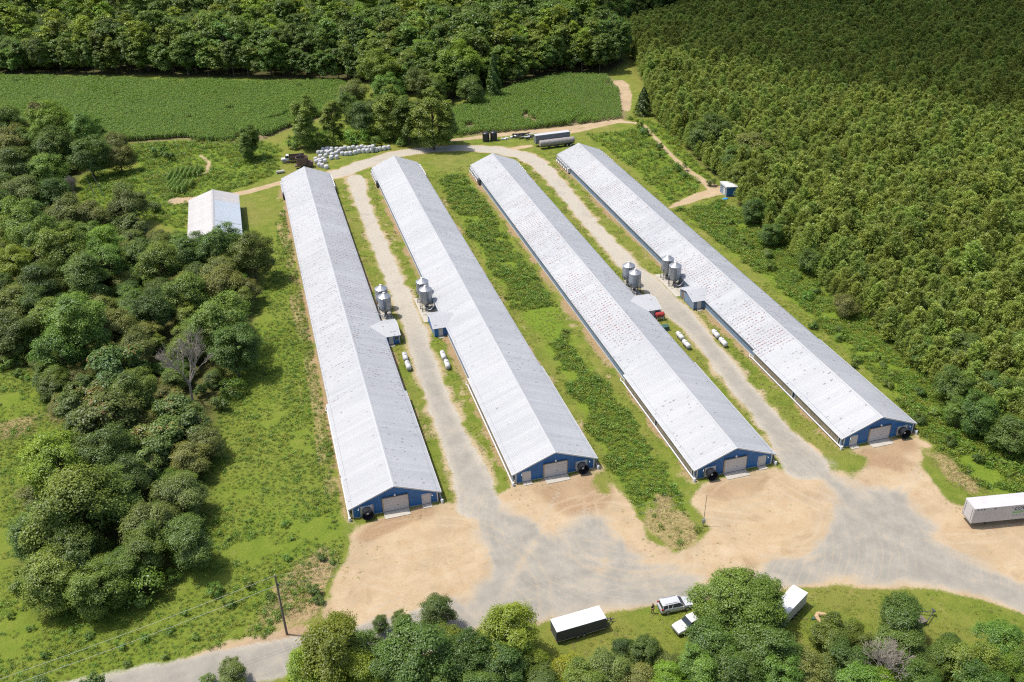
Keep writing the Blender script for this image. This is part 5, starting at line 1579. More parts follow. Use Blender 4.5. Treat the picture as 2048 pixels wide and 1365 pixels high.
def leaf_mesh(name, V, tint, mat):
    n = len(V) // 4
    q = np.arange(n * 4).reshape(n, 4)
    return raw_mesh(name, V, q, mat, {'tint': ('FACE', 'FLOAT', tint)})


def crown_points(rg, nlobes, nclump, nleaf, RX, RZ, zc, irregular=0.3, clump_r=0.24, flat=0.75, skirt=0.15):
    """uneven crown: lobes on an egg, leaf clumps on each lobe, sprays on each clump; returns P, N, tint (crown radius RX)"""
    P, N, T = [], [], []
    lob = []
    ell = rg.uniform(.78, 1.22)
    for k in range(nlobes):
        a = 2 * math.pi * (k * 0.618 + rg.uniform(-.14, .14))
        u = 1 - (k + .5) / nlobes * (1.8)
        u = np.clip(u + rg.uniform(-.18, .18), -0.85, .98)
        h = math.sqrt(max(0, 1 - u * u))
        rr = rg.uniform(1 - irregular * 1.3, 1.08) * .74
        lob.append((np.array([h * math.cos(a) * rr * RX * ell, h * math.sin(a) * rr * RX / ell, zc + u * rr * RZ * 1.15]), rg.uniform(.20, .44) * RX, rg.uniform(0, 1)))
    ctr = np.array([0, 0, zc - RZ * .3])
    for c, r, lt_ in lob:
        m_ = max(4, int(nclump * (r / (.38 * RX)) ** 2))
        d = unit(rg.normal(size=(m_, 3)) + unit(c - ctr) * .75 + np.array([0, 0, .35]))
        cc = c + d * (r * rg.uniform(.55, 1.05, (m_, 1))) * np.array([1, 1, .85])
        cr_ = RX * clump_r * rg.uniform(.4, 1.3, m_)
        ct = np.clip(.38 * lt_ + .42 * rg.uniform(0, 1, m_) + .1, 0, 1)
        L = max(6, nleaf)
        dd = unit(rg.normal(size=(m_, L, 3)))
        rr = rg.uniform(.25, 1.0, (m_, L, 1)) ** .6
        pp_ = cc[:, None] + dd * rr * cr_[:, None, None] * np.array([1.12, 1.12, flat * .8])
        nn = unit(dd * .7 + unit(cc - ctr)[:, None] * .6 + np.array([0, 0, .9]) + rg.normal(size=(m_, L, 3)) * .40)
        tt = np.clip(ct[:, None] * .75 + rg.uniform(0, .32, (m_, L)), 0, 1)
        keep = pp_[..., 2].ravel() > skirt
        P.append(pp_.reshape(-1, 3)[keep]); N.append(nn.reshape(-1, 3)[keep]); T.append(tt.ravel()[keep])
    P = np.concatenate(P)
    k_ = RX / np.percentile(np.hypot(P[:, 0], P[:, 1]), 96)
    P[:, :2] *= k_
    zt = np.percentile(P[:, 2], 99.5)
    P[:, 2] *= (zc + RZ) / zt
    return P, np.concatenate(N), np.concatenate(T), [(np.array([c[0] * k_, c[1] * k_, c[2] * (zc + RZ) / zt]), r, q) for c, r, q in lob]


def trunk_mesh(name, h, r, lobes, rg, mat=None):
    b = MB()
    pts = [Vector((0, 0, -.2))]
    for k in range(1, 5): pts.append(Vector((rg.uniform(-.12, .12) * h * .1, rg.uniform(-.12, .12) * h * .1, h * k / 4)))
    for k in range(4): b.tube(pts[k], pts[k + 1], r * (1 - .2 * k) * (1.25 if k == 0 else 1), r * (1 - .2 * (k + 1)), 7, caps=(k in (0, 3)))
    for c, rr, _ in lobes:
        z = min(h * .95, max(h * .35, c[2] - abs(c[0]) * .6 - abs(c[1]) * .6 - .4))
        b.tube((0, 0, z), tuple(c), r * .38, r * .08, 5, caps=False)
    return b.mesh(name, mat or M['bark'], True)


def jgrid(x0, x1, y0, y1, s, rg, jit=.42):
    X, Y = np.meshgrid(np.arange(x0, x1, s), np.arange(y0, y1, s))
    X = X + (np.arange(X.shape[0]) % 2)[:, None] * s * .5
    X = X + rg.uniform(-jit, jit, X.shape) * s
    Y = Y + rg.uniform(-jit, jit, Y.shape) * s
    return X.ravel(), Y.ravel()


PROTO = {}


def broadleaf(key, mat, seed, RX=5.0, H=11.0, nlobes=30, nclump=26, nleaf=50, size=.14, egg=1.0, irregular=.3, clump_r=.22, low=.12):
    rg = np.random.default_rng(seed)
    RZ = (H * (1 - low)) / 2 * egg
    zc = H - RZ
    P, N, T, lob = crown_points(rg, nlobes, nclump, nleaf, RX, RZ, zc, irregular, clump_r)
    V, T = leaves(rg, P, N, size, T)
    PROTO.setdefault(key, []).append((leaf_mesh('crown', V, T, mat), trunk_mesh('trunk', zc, RX * .055, lob, rg), RX, H))


for s in range(3): broadleaf('oak', M['oak'], 10 + s, H=11 + s)
for s in range(2): broadleaf('bright', M['bright'], 20 + s, H=12)
for s in range(2): broadleaf('olive', M['olive'], 30 + s, H=9.5, irregular=.4)
broadleaf('giant', M['oak'], 15, RX=8.0, H=14.0, nlobes=46, nclump=36, nleaf=60, size=.15, clump_r=.13)
for s in range(3): broadleaf('dark', M['dark'], 40 + s, H=11.5)
for s in range(2): broadleaf('mimosa', M['mimosa'], 50 + s, H=8.5, nlobes=16, clump_r=.20, size=.21)
broadleaf('yellow', M['yellow'], 60, H=8)
for s in range(2): broadleaf('tall', M['oak'], 70 + s, RX=4.0, H=14.0, nlobes=44, nclump=24, nleaf=44, size=.15, egg=1.04, low=.0, irregular=.28)
for s in range(3): broadleaf('bush', M['bush'], 80 + s, RX=2.0, H=2.7, nlobes=8, nclump=16, nleaf=20, size=.13, low=.0, irregular=.45, clump_r=.27)
for s in range(2): broadleaf('dbush', M['dark'], 85 + s, RX=2.0, H=2.9, nlobes=8, nclump=16, nleaf=20, size=.13, low=.0, irregular=.45, clump_r=.27)
# woodland trees seen from far: fewer, larger sprays
for s in range(4): broadleaf('wood_dark', M['dark'] if s % 2 else M['oak'], 90 + s, RX=5.0, H=19.0, nlobes=22, nclump=14, nleaf=22, size=.34, egg=.95, low=.05, irregular=.35)
for s in range(2): broadleaf('wood_bright', M['bright'] if s else M['oak'], 100 + s, RX=5.0, H=19.0, nlobes=22, nclump=14, nleaf=22, size=.34, egg=.95, low=.05, irregular=.35)


def pine(key, seed, H=11.0, RX=2.3):
    rg = np.random.default_rng(seed)
    P, N, T = [], [], []
    ends = []
    nw = 11
    for w in range(nw):
        f = w / (nw - 1)
        z = 1.6 + (H - 2.0) * f
        rad = RX * (1.05 - f) ** .50 * (0.65 + .35 * min(1, f * 5))
        nb = 7 if f < .8 else 5
        for k in range(nb):
            a = 2 * math.pi * (k + rg.uniform(-.3, .3)) / nb + w * 1.1
            rr = rad * rg.uniform(.6, 1.2)
            lt_ = rg.uniform(0, 1)
            for q in ((.45, .5), (.75, .55), (1.0, .6)):
                c = np.array([math.cos(a) * rr * q[0], math.sin(a) * rr * q[0], z + rr * .22 * q[0] + rg.uniform(-.1, .1)])
                m_ = 16
                dd = unit(rg.normal(size=(m_, 3)) + np.array([math.cos(a) * .4, math.sin(a) * .4, .5]))
                P.append(c + dd * rg.uniform(.1, q[1] * 1.3, (m_, 1)))
                N.append(unit(np.cross(dd, rg.normal(size=(m_, 3))) * .7 + np.array([0, 0, .9])))
                T.append(np.clip(.2 + .45 * lt_ + .15 * q[0] + rg.uniform(0, .3, m_), 0, 1))
            ends.append((np.array([math.cos(a) * rr * .8, math.sin(a) * rr * .8, z + .1]), 0, 0))
    m_ = 30
    P.append(np.array([0, 0, H - .5]) + rg.normal(size=(m_, 3)) * np.array([.25, .25, .45])); N.append(rg.normal(size=(m_, 3)) + np.array([0, 0, .5])); T.append(rg.uniform(.5, 1, m_))
    P, N, T = np.concatenate(P), np.concatenate(N), np.concatenate(T)
    V, T = leaves(rg, P, N, .27, T, .5)
    b = MB(); b.tube((0, 0, -.2), (0, 0, H * .55), .15, .09, 6); b.tube((0, 0, H * .55), (0, 0, H - .3), .09, .02, 6)
    for c, _, _ in ends[::2]: b.tube((0, 0, c[2] - .25), tuple(c), .03, .012, 3, caps=False)
    PROTO.setdefault(key, []).append((leaf_mesh('crown', V, T, M['pine']), b.mesh('trunk', M['bark'], True), RX, H))


for s in range(5): pine('pine', 200 + s, 8.6 + .5 * s, 2.5 + .15 * s)


def cedar(seed):
    rg = np.random.default_rng(seed)
    H, RX, n = 9.0, 2.4, 4200
    f = rg.uniform(0, 1, n) ** .8
    a = rg.uniform(0, 2 * math.pi, n)
    r = RX * (1 - f) ** .7 * (.75 + .25 * np.sin(a * 5 + f * 20)) * rg.uniform(.75, 1.05, n)
    P = np.stack([r * np.cos(a), r * np.sin(a), .4 + f * (H - .4)], 1)
    N = np.stack([np.cos(a), np.sin(a), .6 + rg.normal(size=n) * .4], 1) + rg.normal(size=(n, 3)) * .4
    V, T = leaves(rg, P, N, .22, np.clip(rg.uniform(0, 1, n) * .6 + .2 * np.sin(a * 5 + f * 20), 0, 1))
    b = MB(); b.tube((0, 0, -.2), (0, 0, H * .9), .18, .03, 6)
    PROTO.setdefault('cedar', []).append((leaf_mesh('crown', V, T, M['dark']), b.mesh('trunk', M['bark'], True), RX, H))


cedar(300)


def dead_mesh(seed, H, spread, depth=6):
    rg = random.Random(seed)
    tr, br = MB(), MB()

    def grow(p, d, ln, r, lev):
        q = p + d * ln
        (tr if lev < 1 else br).tube(p, q, r, r * .66, 6 if lev < 2 else 4, caps=False)
        if lev >= depth: return
        for k in range(3 if lev else 5):
            nd = (d + Vector((rg.uniform(-1, 1), rg.uniform(-1, 1), rg.uniform(-.25, .6))) * spread).normalized()
            grow(q if k else p.lerp(q, .75), nd, ln * rg.uniform(.62, .85), max(r * .60, .016), lev + 1)
    grow(Vector((0, 0, -.2)), Vector((0.05, 0, 1)), H * .30, H * .02, 0)
    return tr.mesh('trunk', M['dead'], True), br.mesh('branches', M['dead'])


NTREE = {}


def place_tree(key, x, y, scale, label, cat='tree', group=None, zs=1.0, name='broadleaf_tree', var=None):
    L = PROTO[key]
    cm, tm, RX, H = L[(NTREE.get(key, 0) if var is None else var) % len(L)]
    NTREE[key] = NTREE.get(key, 0) + 1
    t = empty(name, (x, y, 0), random.uniform(0, 6.28))
    q_ = random.uniform(.9, 1.12)
    t.scale = (scale * q_, scale / q_, scale * zs)
    tag(t, label, cat, group)
    for nm, me in (('trunk', tm), ('crown', cm)):
        o = bpy.data.objects.new(nm, me)
        link(o, t)
    return t


LAB = {'giant': 'very large spreading green tree', 'oak': 'mid green rounded broadleaf tree', 'bright': 'bright yellow green broadleaf tree', 'olive': 'dull olive green broadleaf tree', 'dark': 'dark green dense broadleaf tree', 'mimosa': 'spreading tree flecked with orange flowers',
       'yellow': 'yellowish leafy small tree', 'tall': 'tall narrow vine covered tree', 'bush': 'low green leafy bush', 'dbush': 'low dark green bush', 'cedar': 'dark conical cedar tree'}


def px_tree(key, cx, cy, rpx, where, group, zs=1.0):
    """crown centre and radius in photo pixels -> a tree rooted on the ground"""
    _, _, RX, H = PROTO[key][0]
    zc = 5.0
    for _i in range(4):
        p = G(cx, cy, zc)
        dist = (p - Vector((0, 0, CAMZ))).dot(fw)
        sc_ = rpx * dist / FPX / RX
        zc = H * sc_ * zs * .56
    nm = {'bush': 'bush', 'dbush': 'bush', 'cedar': 'cedar_tree'}.get(key, 'broadleaf_tree')
    return place_tree(key, p.x, p.y, sc_, LAB[key] + ' ' + where, 'bush' if 'bush' in key else 'tree', group, zs, nm)


W1 = 'in the thicket beside the blue barn'
TH = [('bright', 103, 244, 36), ('olive', 75, 222, 19), ('oak', 17, 244, 30), ('olive', 22, 288, 36), ('oak', 64, 286, 26), ('dark', 111, 294, 34), ('oak', 172, 266, 28), ('dark', 178, 313, 33), ('olive', 231, 291, 26), ('olive', 238, 318, 25),
      ('dark', 33, 336, 38), ('oak', 92, 344, 32), ('olive', 50, 386, 36), ('dark', 111, 386, 28), ('dark', 8, 372, 26), ('dark', 3, 415, 26), ('oak', 45, 453, 42), ('oak', 80, 485, 34), ('bright', 6, 458, 24), ('olive', 136, 430, 38), ('olive', 178, 433, 32),
      ('olive', 259, 411, 34), ('mimosa', 262, 452, 30), ('bright', 25, 528, 32), ('oak', 67, 520, 24), ('oak', 131, 508, 44), ('bright', 206, 494, 36), ('oak', 212, 530, 34), ('dark', 278, 512, 30), ('oak', 322, 528, 38), ('dark', 381, 505, 32), ('oak', 445, 498, 37),
      ('oak', 505, 515, 38), ('olive', 445, 545, 34), ('dark', 83, 567, 40), ('dark', 167, 553, 42), ('olive', 28, 612, 42), ('dark', 70, 618, 34), ('dark', 28, 668, 40), ('olive', 445, 570, 38), ('olive', 495, 580, 24), ('oak', 375, 590, 38), ('dark', 303, 622, 36),
      ('oak', 445, 653, 50), ('dark', 468, 700, 44), ('oak', 156, 659, 54), ('oak', 120, 702, 44), ('oak', 95, 648, 36), ('olive', 223, 656, 40), ('olive', 273, 697, 38), ('mimosa', 236, 740, 56), ('mimosa', 187, 785, 46), ('mimosa', 211, 828, 58), ('mimosa', 150, 820, 44),
      ('oak', 272, 790, 40), ('mimosa', 356, 818, 40), ('mimosa', 384, 850, 46), ('mimosa', 320, 880, 50), ('olive', 409, 885, 32), ('bright', 112, 928, 56), ('dark', 209, 905, 48), ('mimosa', 296, 922, 40), ('olive', 379, 918, 36), ('olive', 362, 989, 44),
      ('oak', 157, 1020, 76), ('dark', 87, 1066, 54), ('oak', 212, 1008, 54), ('olive', 296, 1052, 50), ('dark', 376, 1084, 46), ('oak', 296, 1108, 40), ('oak', 97, 1160, 54), ('oak', 195, 1185, 46), ('bush', 275, 1168, 42), ('dark', 250, 960, 40), ('dark', 150, 1110, 50), ('dark', 245, 1150, 38)]
for k, cx, cy, r in TH: px_tree(k, cx, cy, r * 1.12, W1, 'trees of the thicket')
for k, cx, cy, r in [('bush', 341, 1148, 20), ('bush', 35, 1162, 24), ('dbush', 434, 806, 22), ('bush', 459, 775, 28), ('bush', 281, 603, 24), ('dbush', 250, 377, 24), ('bush', 320, 300, 18), ('dbush', 335, 312, 14), ('dbush', 310, 412, 16), ('bush', 100, 905, 20), ('dbush', 74, 765, 11), ('dbush', 90, 796, 11), ('bush', 38, 745, 14), ('bush', 50, 755, 10), ('bush', 262, 585, 12), ('dbush', 170, 600, 24), ('dbush', 220, 590, 20),
                      ('bush', 10, 725, 18), ('bush', 30, 720, 18), ('bush', 52, 715, 18), ('dbush', 400, 780, 20), ('bush', 330, 720, 20), ('dbush', 400, 700, 22), ('bush', 300, 560, 18), ('bush', 330, 590, 18), ('bush', 170, 740, 22)]:
    px_tree(k, cx, cy, r, 'at the edge of the thicket', 'bushes of the thicket')
for k, cx, cy, r in [('dbush', 631, 1180, 17), ('dbush', 638, 1200, 12), ('bush', 497, 1041, 7), ('bush', 570, 1046, 10), ('bush', 500, 1170, 14), ('bush', 455, 1205, 14), ('bush', 430, 1180, 18), ('bush', 372, 1225, 10), ('bush', 540, 1190, 12), ('bush', 555, 1230, 9), ('dbush', 645, 1115, 11), ('bush', 665, 1120, 9), ('bush', 340, 1260, 12), ('bush', 290, 1275, 12), ('bush', 390, 1270, 11), ('bush', 240, 1290, 12), ('bush', 180, 1270, 11), ('bush', 90, 1310, 12), ('bush', 330, 1310, 10), ('bush', 255, 1325, 10), ('dbush', 80, 1360, 18), ('dbush', 190, 1362, 26),
                      ('bush', 20, 1230, 12), ('bush', 60, 1255, 10), ('bush', 140, 1262, 9), ('bush', 440, 1065, 9), ('bush', 460, 1075, 7), ('bush', 575, 1115, 10), ('bush', 585, 1075, 7)]:
    px_tree(k, cx, cy, r, 'in the meadow around the utility pole', 'meadow bushes')
W2 = 'on the lawn side of the access road'
for k, cx, cy, r in [('bright', 660, 1306, 74), ('bright', 615, 1340, 50), ('bright', 715, 1345, 50), ('dark', 840, 1310, 74), ('dark', 872, 1226, 38), ('dark', 803, 1243, 20), ('dark', 762, 1248, 17), ('dark', 935, 1322, 56), ('dark', 775, 1335, 50), ('bright', 1014, 1268, 62), ('dark', 1008, 1328, 50), ('bright', 1060, 1325, 34), ('olive', 465, 1350, 32), ('dbush', 416, 1360, 16), ('oak', 880, 1355, 44),
                      ('yellow', 1135, 1348, 40), ('olive', 1215, 1340, 46), ('dark', 1248, 1295, 22), ('dark', 1290, 1302, 32), ('olive', 1340, 1332, 30), ('giant', 1486, 1214, 88), ('oak', 1420, 1290, 56), ('dark', 1530, 1300, 60), ('oak', 1400, 1345, 46), ('dark', 1470, 1345, 50), ('olive', 1610, 1338, 48), ('oak', 1664, 1286, 42), ('oak', 1702, 1262, 26), ('dark', 1804, 1242, 52), ('dark', 1795, 1302, 50), ('oak', 1940, 1338, 55), ('oak', 1994, 1296, 44), ('dark', 1848, 1352, 40), ('oak', 2048, 1340, 44), ('bright', 1340, 1365, 40), ('olive', 1280, 1362, 40), ('oak', 1560, 1355, 44), ('dark', 1700, 1335, 48), ('oak', 1170, 1372, 40), ('dark', 1090, 1372, 40), ('dark', 960, 1380, 44), ('bright', 1760, 1378, 44), ('oak', 1582, 1318, 38), ('oak', 1742, 1302, 34), ('oak', 1884, 1328, 40), ('olive', 1658, 1340, 42), ('bright', 2012, 1352, 42), ('dark', 1902, 1294, 26), ('oak', 1722, 1372, 50), ('oak', 1832, 1385, 50), ('oak', 1965, 1385, 50), ('bright', 905, 1290, 40), ('oak', 720, 1300, 40)]:
    px_tree(k, cx, cy, r, W2, 'trees beside the lawn')
W3 = 'in the clump between the two corn fields'
for k, cx, cy, r, zs in [('tall', 608, 239, 30, 1), ('tall', 663, 236, 22, 1), ('olive', 707, 187, 30, 1), ('dark', 721, 234, 32, 1), ('bush', 711, 273, 24, 1), ('bright', 755, 139, 38, 1), ('oak', 775, 187, 32, 1), ('tall', 782, 222, 34, .9), ('tall', 815, 238, 30, .9), ('tall', 864, 234, 38, .9), ('tall', 893, 247, 22, 1), ('oak', 840, 173, 28, 1), ('oak', 870, 176, 28, 1), ('bright', 857, 122, 38, 1), ('bright', 919, 128, 44, 1),
                          ('oak', 823, 139, 32, 1), ('cedar', 987, 148, 20, 1.2), ('dark', 940, 180, 26, 1), ('bush', 630, 280, 20, 1), ('bush', 590, 283, 18, 1), ('bush', 665, 282, 16, 1), ('bush', 750, 280, 14, 1), ('bush', 800, 283, 12, 1), ('dark', 745, 225, 26, 1), ('oak', 690, 215, 24, 1), ('bright', 1172, 90, 32, 1), ('dark', 960, 120, 34, 1)]:
    px_tree(k, cx, cy, r, W3 if cx < 1100 else 'standing out from the woods behind the corn', 'trees between the corn fields', zs)
px_tree('tall', 498, 281, 22, 'standing alone in the rough grass near the bales', None, .95)
px_tree('cedar', 1287, 200, 20, 'at the corner of the pine plantation', None, .75)
for k, cx, cy, r in [('dark', 1433, 264, 36), ('olive', 1503, 298, 38), ('dark', 1470, 320, 30), ('dark', 1398, 275, 28), ('oak', 1482, 350, 26), ('yellow', 1582, 385, 15), ('yellow', 1578, 430, 18), ('olive', 1520, 370, 22), ('dark', 1510, 420, 24), ('dark', 1540, 470, 22), ('dark', 1620, 520, 24), ('olive', 1690, 610, 26), ('dark', 1730, 560, 24), ('dark', 1930, 700, 36), ('yellow', 2012, 765, 20), ('dark', 1910, 770, 36), ('oak', 1960, 830, 40), ('dark', 2030, 870, 40), ('oak', 1920, 830, 26), ('dark', 1990, 780, 34), ('dark', 2040, 800, 34), ('oak', 1845, 700, 30), ('oak', 2035, 700, 30), ('yellow', 1880, 555, 12), ('bright', 1900, 330, 14), ('bright', 2000, 280, 14)]:
    px_tree(k, cx, cy, r, 'along the edge of the pine plantation', 'broadleaf trees at the plantation edge')
# bushes on the bank beside the plantation
eb = [(1290, 258), (1330, 300), (1365, 335), (1420, 352), (1440, 420), (1470, 455), (1500, 490), (1545, 520), (1580, 560), (1620, 590), (1640, 640), (1690, 665), (1720, 720), (1760, 730), (1790, 760), (1830, 790), (1850, 830), (1880, 830), (1900, 880), (1930, 890), (1960, 910), (1990, 930), (2030, 940)]
for cx, cy in eb:
    for _k in range(2): px_tree('bush' if random.random() < .7 else 'dbush', cx + random.uniform(-14, 14), cy + random.uniform(-14, 14), random.uniform(8, 15), 'on the bank below the pine plantation', 'bushes on the bank')

# dead trees
for (bx, by), H, sp, sd_, lb in [((385, 802), 13.5, .60, 3, 'bare grey dead tree in the middle of the thicket'), ((155, 408), 9.0, .45, 4, 'bare dead tree at the thicket edge near the leaning snags'), ((1756, 1385), 9.0, .75, 6, 'bare dead tree among the green trees by the lawn'), ((1985, 765), 6.0, .7, 8, 'bare grey dead tree at the plantation edge')]:
    p = G(bx, by)
    t = empty('dead_tree', (p.x, p.y, 0)); tag(t, lb, 'dead tree', 'dead trees')
    a, c = dead_mesh(sd_, H, sp)
    link(bpy.data.objects.new('trunk', a), t); link(bpy.data.objects.new('branches', c), t)
for (bx, by), H, lean, lb in [((211, 397), 8.5, -.26, 'taller leaning bare snag in the rough grass by the thicket'), ((190, 392), 6.0, -.2, 'shorter leaning bare snag in the rough grass by the thicket')]:
    p = G(bx, by); b = MB(); b.tube((0, 0, -.2), (lean * H * .5, .1, H * .5), .13, .09, 6); b.tube((lean * H * .5, .1, H * .5), (lean * H, .2, H), .09, .04, 6); b.tube((lean * H, .2, H), (lean * H - .7, .2, H + .6), .03, .015, 4)
    tag(b.build('tree_snag', M['dead'], loc=(p.x, p.y, 0)), lb, 'snag', 'leaning snags')


# ------------------------------------------------------------------ woods: near trees single, the rest one mass
def pip(P, X, Y): return sdf_poly(P, np.asarray(X), np.asarray(Y))


def in_view(x, y, z, marg=60):
    d = np.stack([x, y, z - CAMZ], -1)
    Z = d @ np.array(fw); X = d @ np.array(cr); Y = d @ np.array(cu)
    u, v = 1024 + FPX * X / Z, 682.5 - FPX * Y / Z
    return (Z > 0) & (u > -marg) & (u < 2048 + marg) & (v > -marg) & (v < 1365 + marg), Z


def scatter(name, pts, rz, sc_, ix, meshes, label, cat, group=None):
    n = len(pts)
    me = bpy.data.meshes.new(name)
    me.vertices.add(n)
    me.vertices.foreach_set('co', np.ascontiguousarray(pts, np.float32).ravel())
    for an, typ, data in (('rz', 'FLOAT', rz), ('sc', 'FLOAT_VECTOR', sc_), ('ix', 'INT', ix)):
        at = me.attributes.new(an, typ, 'POINT')
        at.data.foreach_set('vector' if typ == 'FLOAT_VECTOR' else 'value', np.ascontiguousarray(data, np.int32 if typ == 'INT' else np.float32).ravel())
    o = link(bpy.data.objects.new(name, me))
    tag(o, label, cat, group, 'stuff')
    ng = bpy.data.node_groups.new(name + '_nodes', 'GeometryNodeTree')
    ng.interface.new_socket('Geometry', in_out='INPUT', socket_type='NodeSocketGeometry')
    ng.interface.new_socket('Geometry', in_out='OUTPUT', socket_type='NodeSocketGeometry')
    gi, go = ng.nodes.new('NodeGroupInput'), ng.nodes.new('NodeGroupOutput')
    jn = ng.nodes.new('GeometryNodeJoinGeometry')
    for k, mm in enumerate(meshes):
        po = bpy.data.objects.new(name + '_source', mm)          # a data block only, never in the scene
        oi = ng.nodes.new('GeometryNodeObjectInfo')
        oi.transform_space = 'ORIGINAL'
        oi.inputs['Object'].default_value = po
        oi.inputs['As Instance'].default_value = True
        ng.links.new(oi.outputs['Geometry'], jn.inputs[0])
    ip = ng.nodes.new('GeometryNodeInstanceOnPoints')
    ip.inputs['Pick Instance'].default_value = True

    def attr(nm, typ):
        a = ng.nodes.new('GeometryNodeInputNamedAttribute')
        a.data_type = typ
        a.inputs['Name'].default_value = nm
        return a.outputs['Attribute']
    cx = ng.nodes.new('ShaderNodeCombineXYZ')
    ng.links.new(attr('rz', 'FLOAT'), cx.inputs[2])
    ng.links.new(gi.outputs[0], ip.inputs['Points'])
    ng.links.new(jn.outputs[0], ip.inputs['Instance'])
    ng.links.new(attr('ix', 'INT'), ip.inputs['Instance Index'])
    ng.links.new(cx.outputs[0], ip.inputs['Rotation'])
    ng.links.new(attr('sc', 'FLOAT_VECTOR'), ip.inputs['Scale'])
    ng.links.new(ip.outputs[0], go.inputs[0])
    md = o.modifiers.new('scatter', 'NODES')
    md.node_group = ng
    return o


rg = np.random.default_rng(77)
fr = random.Random(4)
TREES_AT = np.array([(o.location.x, o.location.y) for o in scene.objects if o.name.startswith('broadleaf_tree')])
fx_, fy_ = jgrid(-110, 0, 100, 350, 4.6, rg, .45)
fd_ = sdf_poly(THICKET[0], fx_, fy_)
near = np.min(np.hypot(fx_[:, None] - TREES_AT[:, 0], fy_[:, None] - TREES_AT[:, 1]), 1)
fv_, _ = in_view(fx_, fy_, np.full(fx_.shape, 4.0), 60)
dt = np.array(G(385, 802)[:2])
fo = (fd_ > 2.2) & (near > 3.3) & fv_ & (np.hypot(fx_ - dt[0] + 1, fy_ - dt[1] + 4) > 8)
fx_, fy_ = fx_[fo], fy_[fo]
nf = len(fx_)
fs_ = rg.uniform(.32, .66, nf)
scatter('thicket_growth', np.stack([fx_, fy_, np.full(nf, -.3)], -1), rg.uniform(0, 6.28, nf), np.stack([fs_ * 1.1, fs_ * 1.1, fs_ * rg.uniform(.6, 1.0, nf)], -1), rg.integers(0, 5, nf),
        [PROTO['olive'][0][0], PROTO['oak'][0][0], PROTO['dark'][0][0], PROTO['oak'][1][0], PROTO['olive'][1][0]], 'dense leafy undergrowth between the trees of the thicket', 'undergrowth')
# pine plantation
X, Y = jgrid(100, 520, 40, 520, 1.1, rg, .5)
def thin_out(X, Y, dmin, rg):
    cell, keep = {}, []
    for k in rg.permutation(len(X)):
        i, j = int(X[k] // dmin), int(Y[k] // dmin)
        if any((X[k] - X[q]) ** 2 + (Y[k] - Y[q]) ** 2 < dmin * dmin for a in (-1, 0, 1) for b in (-1, 0, 1) for q in cell.get((i + a, j + b), ())): continue
        cell.setdefault((i, j), []).append(k); keep.append(k)
    return np.array(keep)
pv, _ = in_view(X, Y, np.full(X.shape, 5.0), 110)
pk_ = (pip(PINES, X, Y) > 0) & pv
X, Y = X[pk_], Y[pk_]
pk_ = thin_out(X, Y, 1.75, rg)
pk_ = pk_[(vnoise(X[pk_], Y[pk_], 4.5, 33) < .90) & (rg.uniform(0, 1, len(pk_)) < .96)]
X, Y = X[pk_], Y[pk_]
ok = (pip(PINES, X, Y) > 0) & (pip(BACK, X, Y) < -1)
vis, dep = in_view(X, Y, np.full(X.shape, 8.0), 90)
vis2, _ = in_view(X, Y, np.full(X.shape, 0.0), 90)
ok &= (vis | vis2)
sh = np.array(G(1455, 380))
ok &= np.hypot(X - 123.4, Y - 218.8) > 4.0
X, Y, dep = X[ok], Y[ok], dep[ok]
od = np.argsort(dep)
X, Y = X[od], Y[od]
hs = .60 + .26 * vnoise(X, Y, 26, 31) + rg.uniform(-.2, .22, len(X)) + .35 * (rg.uniform(0, 1, len(X)) > .985)
hs *= .80 + .2 * sm(pip(PINES, X, Y), 0, 9)
for k in range(min(300, len(X))):
    place_tree('pine', X[k], Y[k], float(hs[k]), 'young pine tree in the dense plantation beside the long houses', 'tree', 'pines of the plantation', float(rg.uniform(.9, 1.1)), 'pine_tree')
n = len(X) - 300
scatter('pine_plantation', np.stack([X[300:], Y[300:], np.zeros(n)], -1), rg.uniform(0, 6.28, n), np.stack([hs[300:], hs[300:], hs[300:] * rg.uniform(.9, 1.12, n)], -1), rg.integers(0, 5, n), [p[0] for p in PROTO['pine']],
        'dense green pine plantation stretching away behind the nearest pines', 'pine forest')
# mixed woods beyond the corn
X, Y = jgrid(-330, 480, 300, 760, 7.2, rg, .40)
d = pip(BACK, X, Y)
ok = d > 0.5
vis, dep = in_view(X, Y, np.full(X.shape, 17.0), 120)
vis2, _ = in_view(X, Y, np.full(X.shape, 4.0), 120)
ok &= (vis | vis2)
X, Y, dep, d = X[ok], Y[ok], dep[ok], d[ok]
od = np.argsort(dep)
X, Y, d = X[od], Y[od], d[od]
hs = (.82 + .35 * vnoise(X, Y, 18, 41) + rg.uniform(-.12, .14, len(X))) * (.72 + .28 * sm(d, 0, 10))
br = vnoise(X, Y, 40, 43) + rg.uniform(-.3, .3, len(X))
NS = min(120, len(X))
for k in range(NS):
    key = 'wood_bright' if br[k] > .68 else 'wood_dark'
    place_tree(key, X[k], Y[k], float(hs[k]), ('bright green' if br[k] > .68 else 'dark green') + ' tall tree at the front of the woods behind the corn', 'tree', 'trees at the front of the woods', float(rg.uniform(.85, 1.1)), 'woodland_tree')
ex, ey = jgrid(-330, 480, 300, 560, 4.2, rg, .45)
ed = pip(BACK, ex, ey)
ev_, edp = in_view(ex, ey, np.full(ex.shape, 4.0), 60)
eo = (ed > -1.0) & (ed < 4.2) & ev_ & (ey < 470)
ex, ey = ex[eo], ey[eo]
ne = len(ex)
es = rg.uniform(.5, .85, ne)
n = len(X) - NS
ms = [p[0] for p in PROTO['wood_dark']] + [p[0] for p in PROTO['wood_bright']]
ms += [PROTO['dark'][0][0], PROTO['oak'][0][0], PROTO['dark'][1][0]]
cat_ = np.concatenate
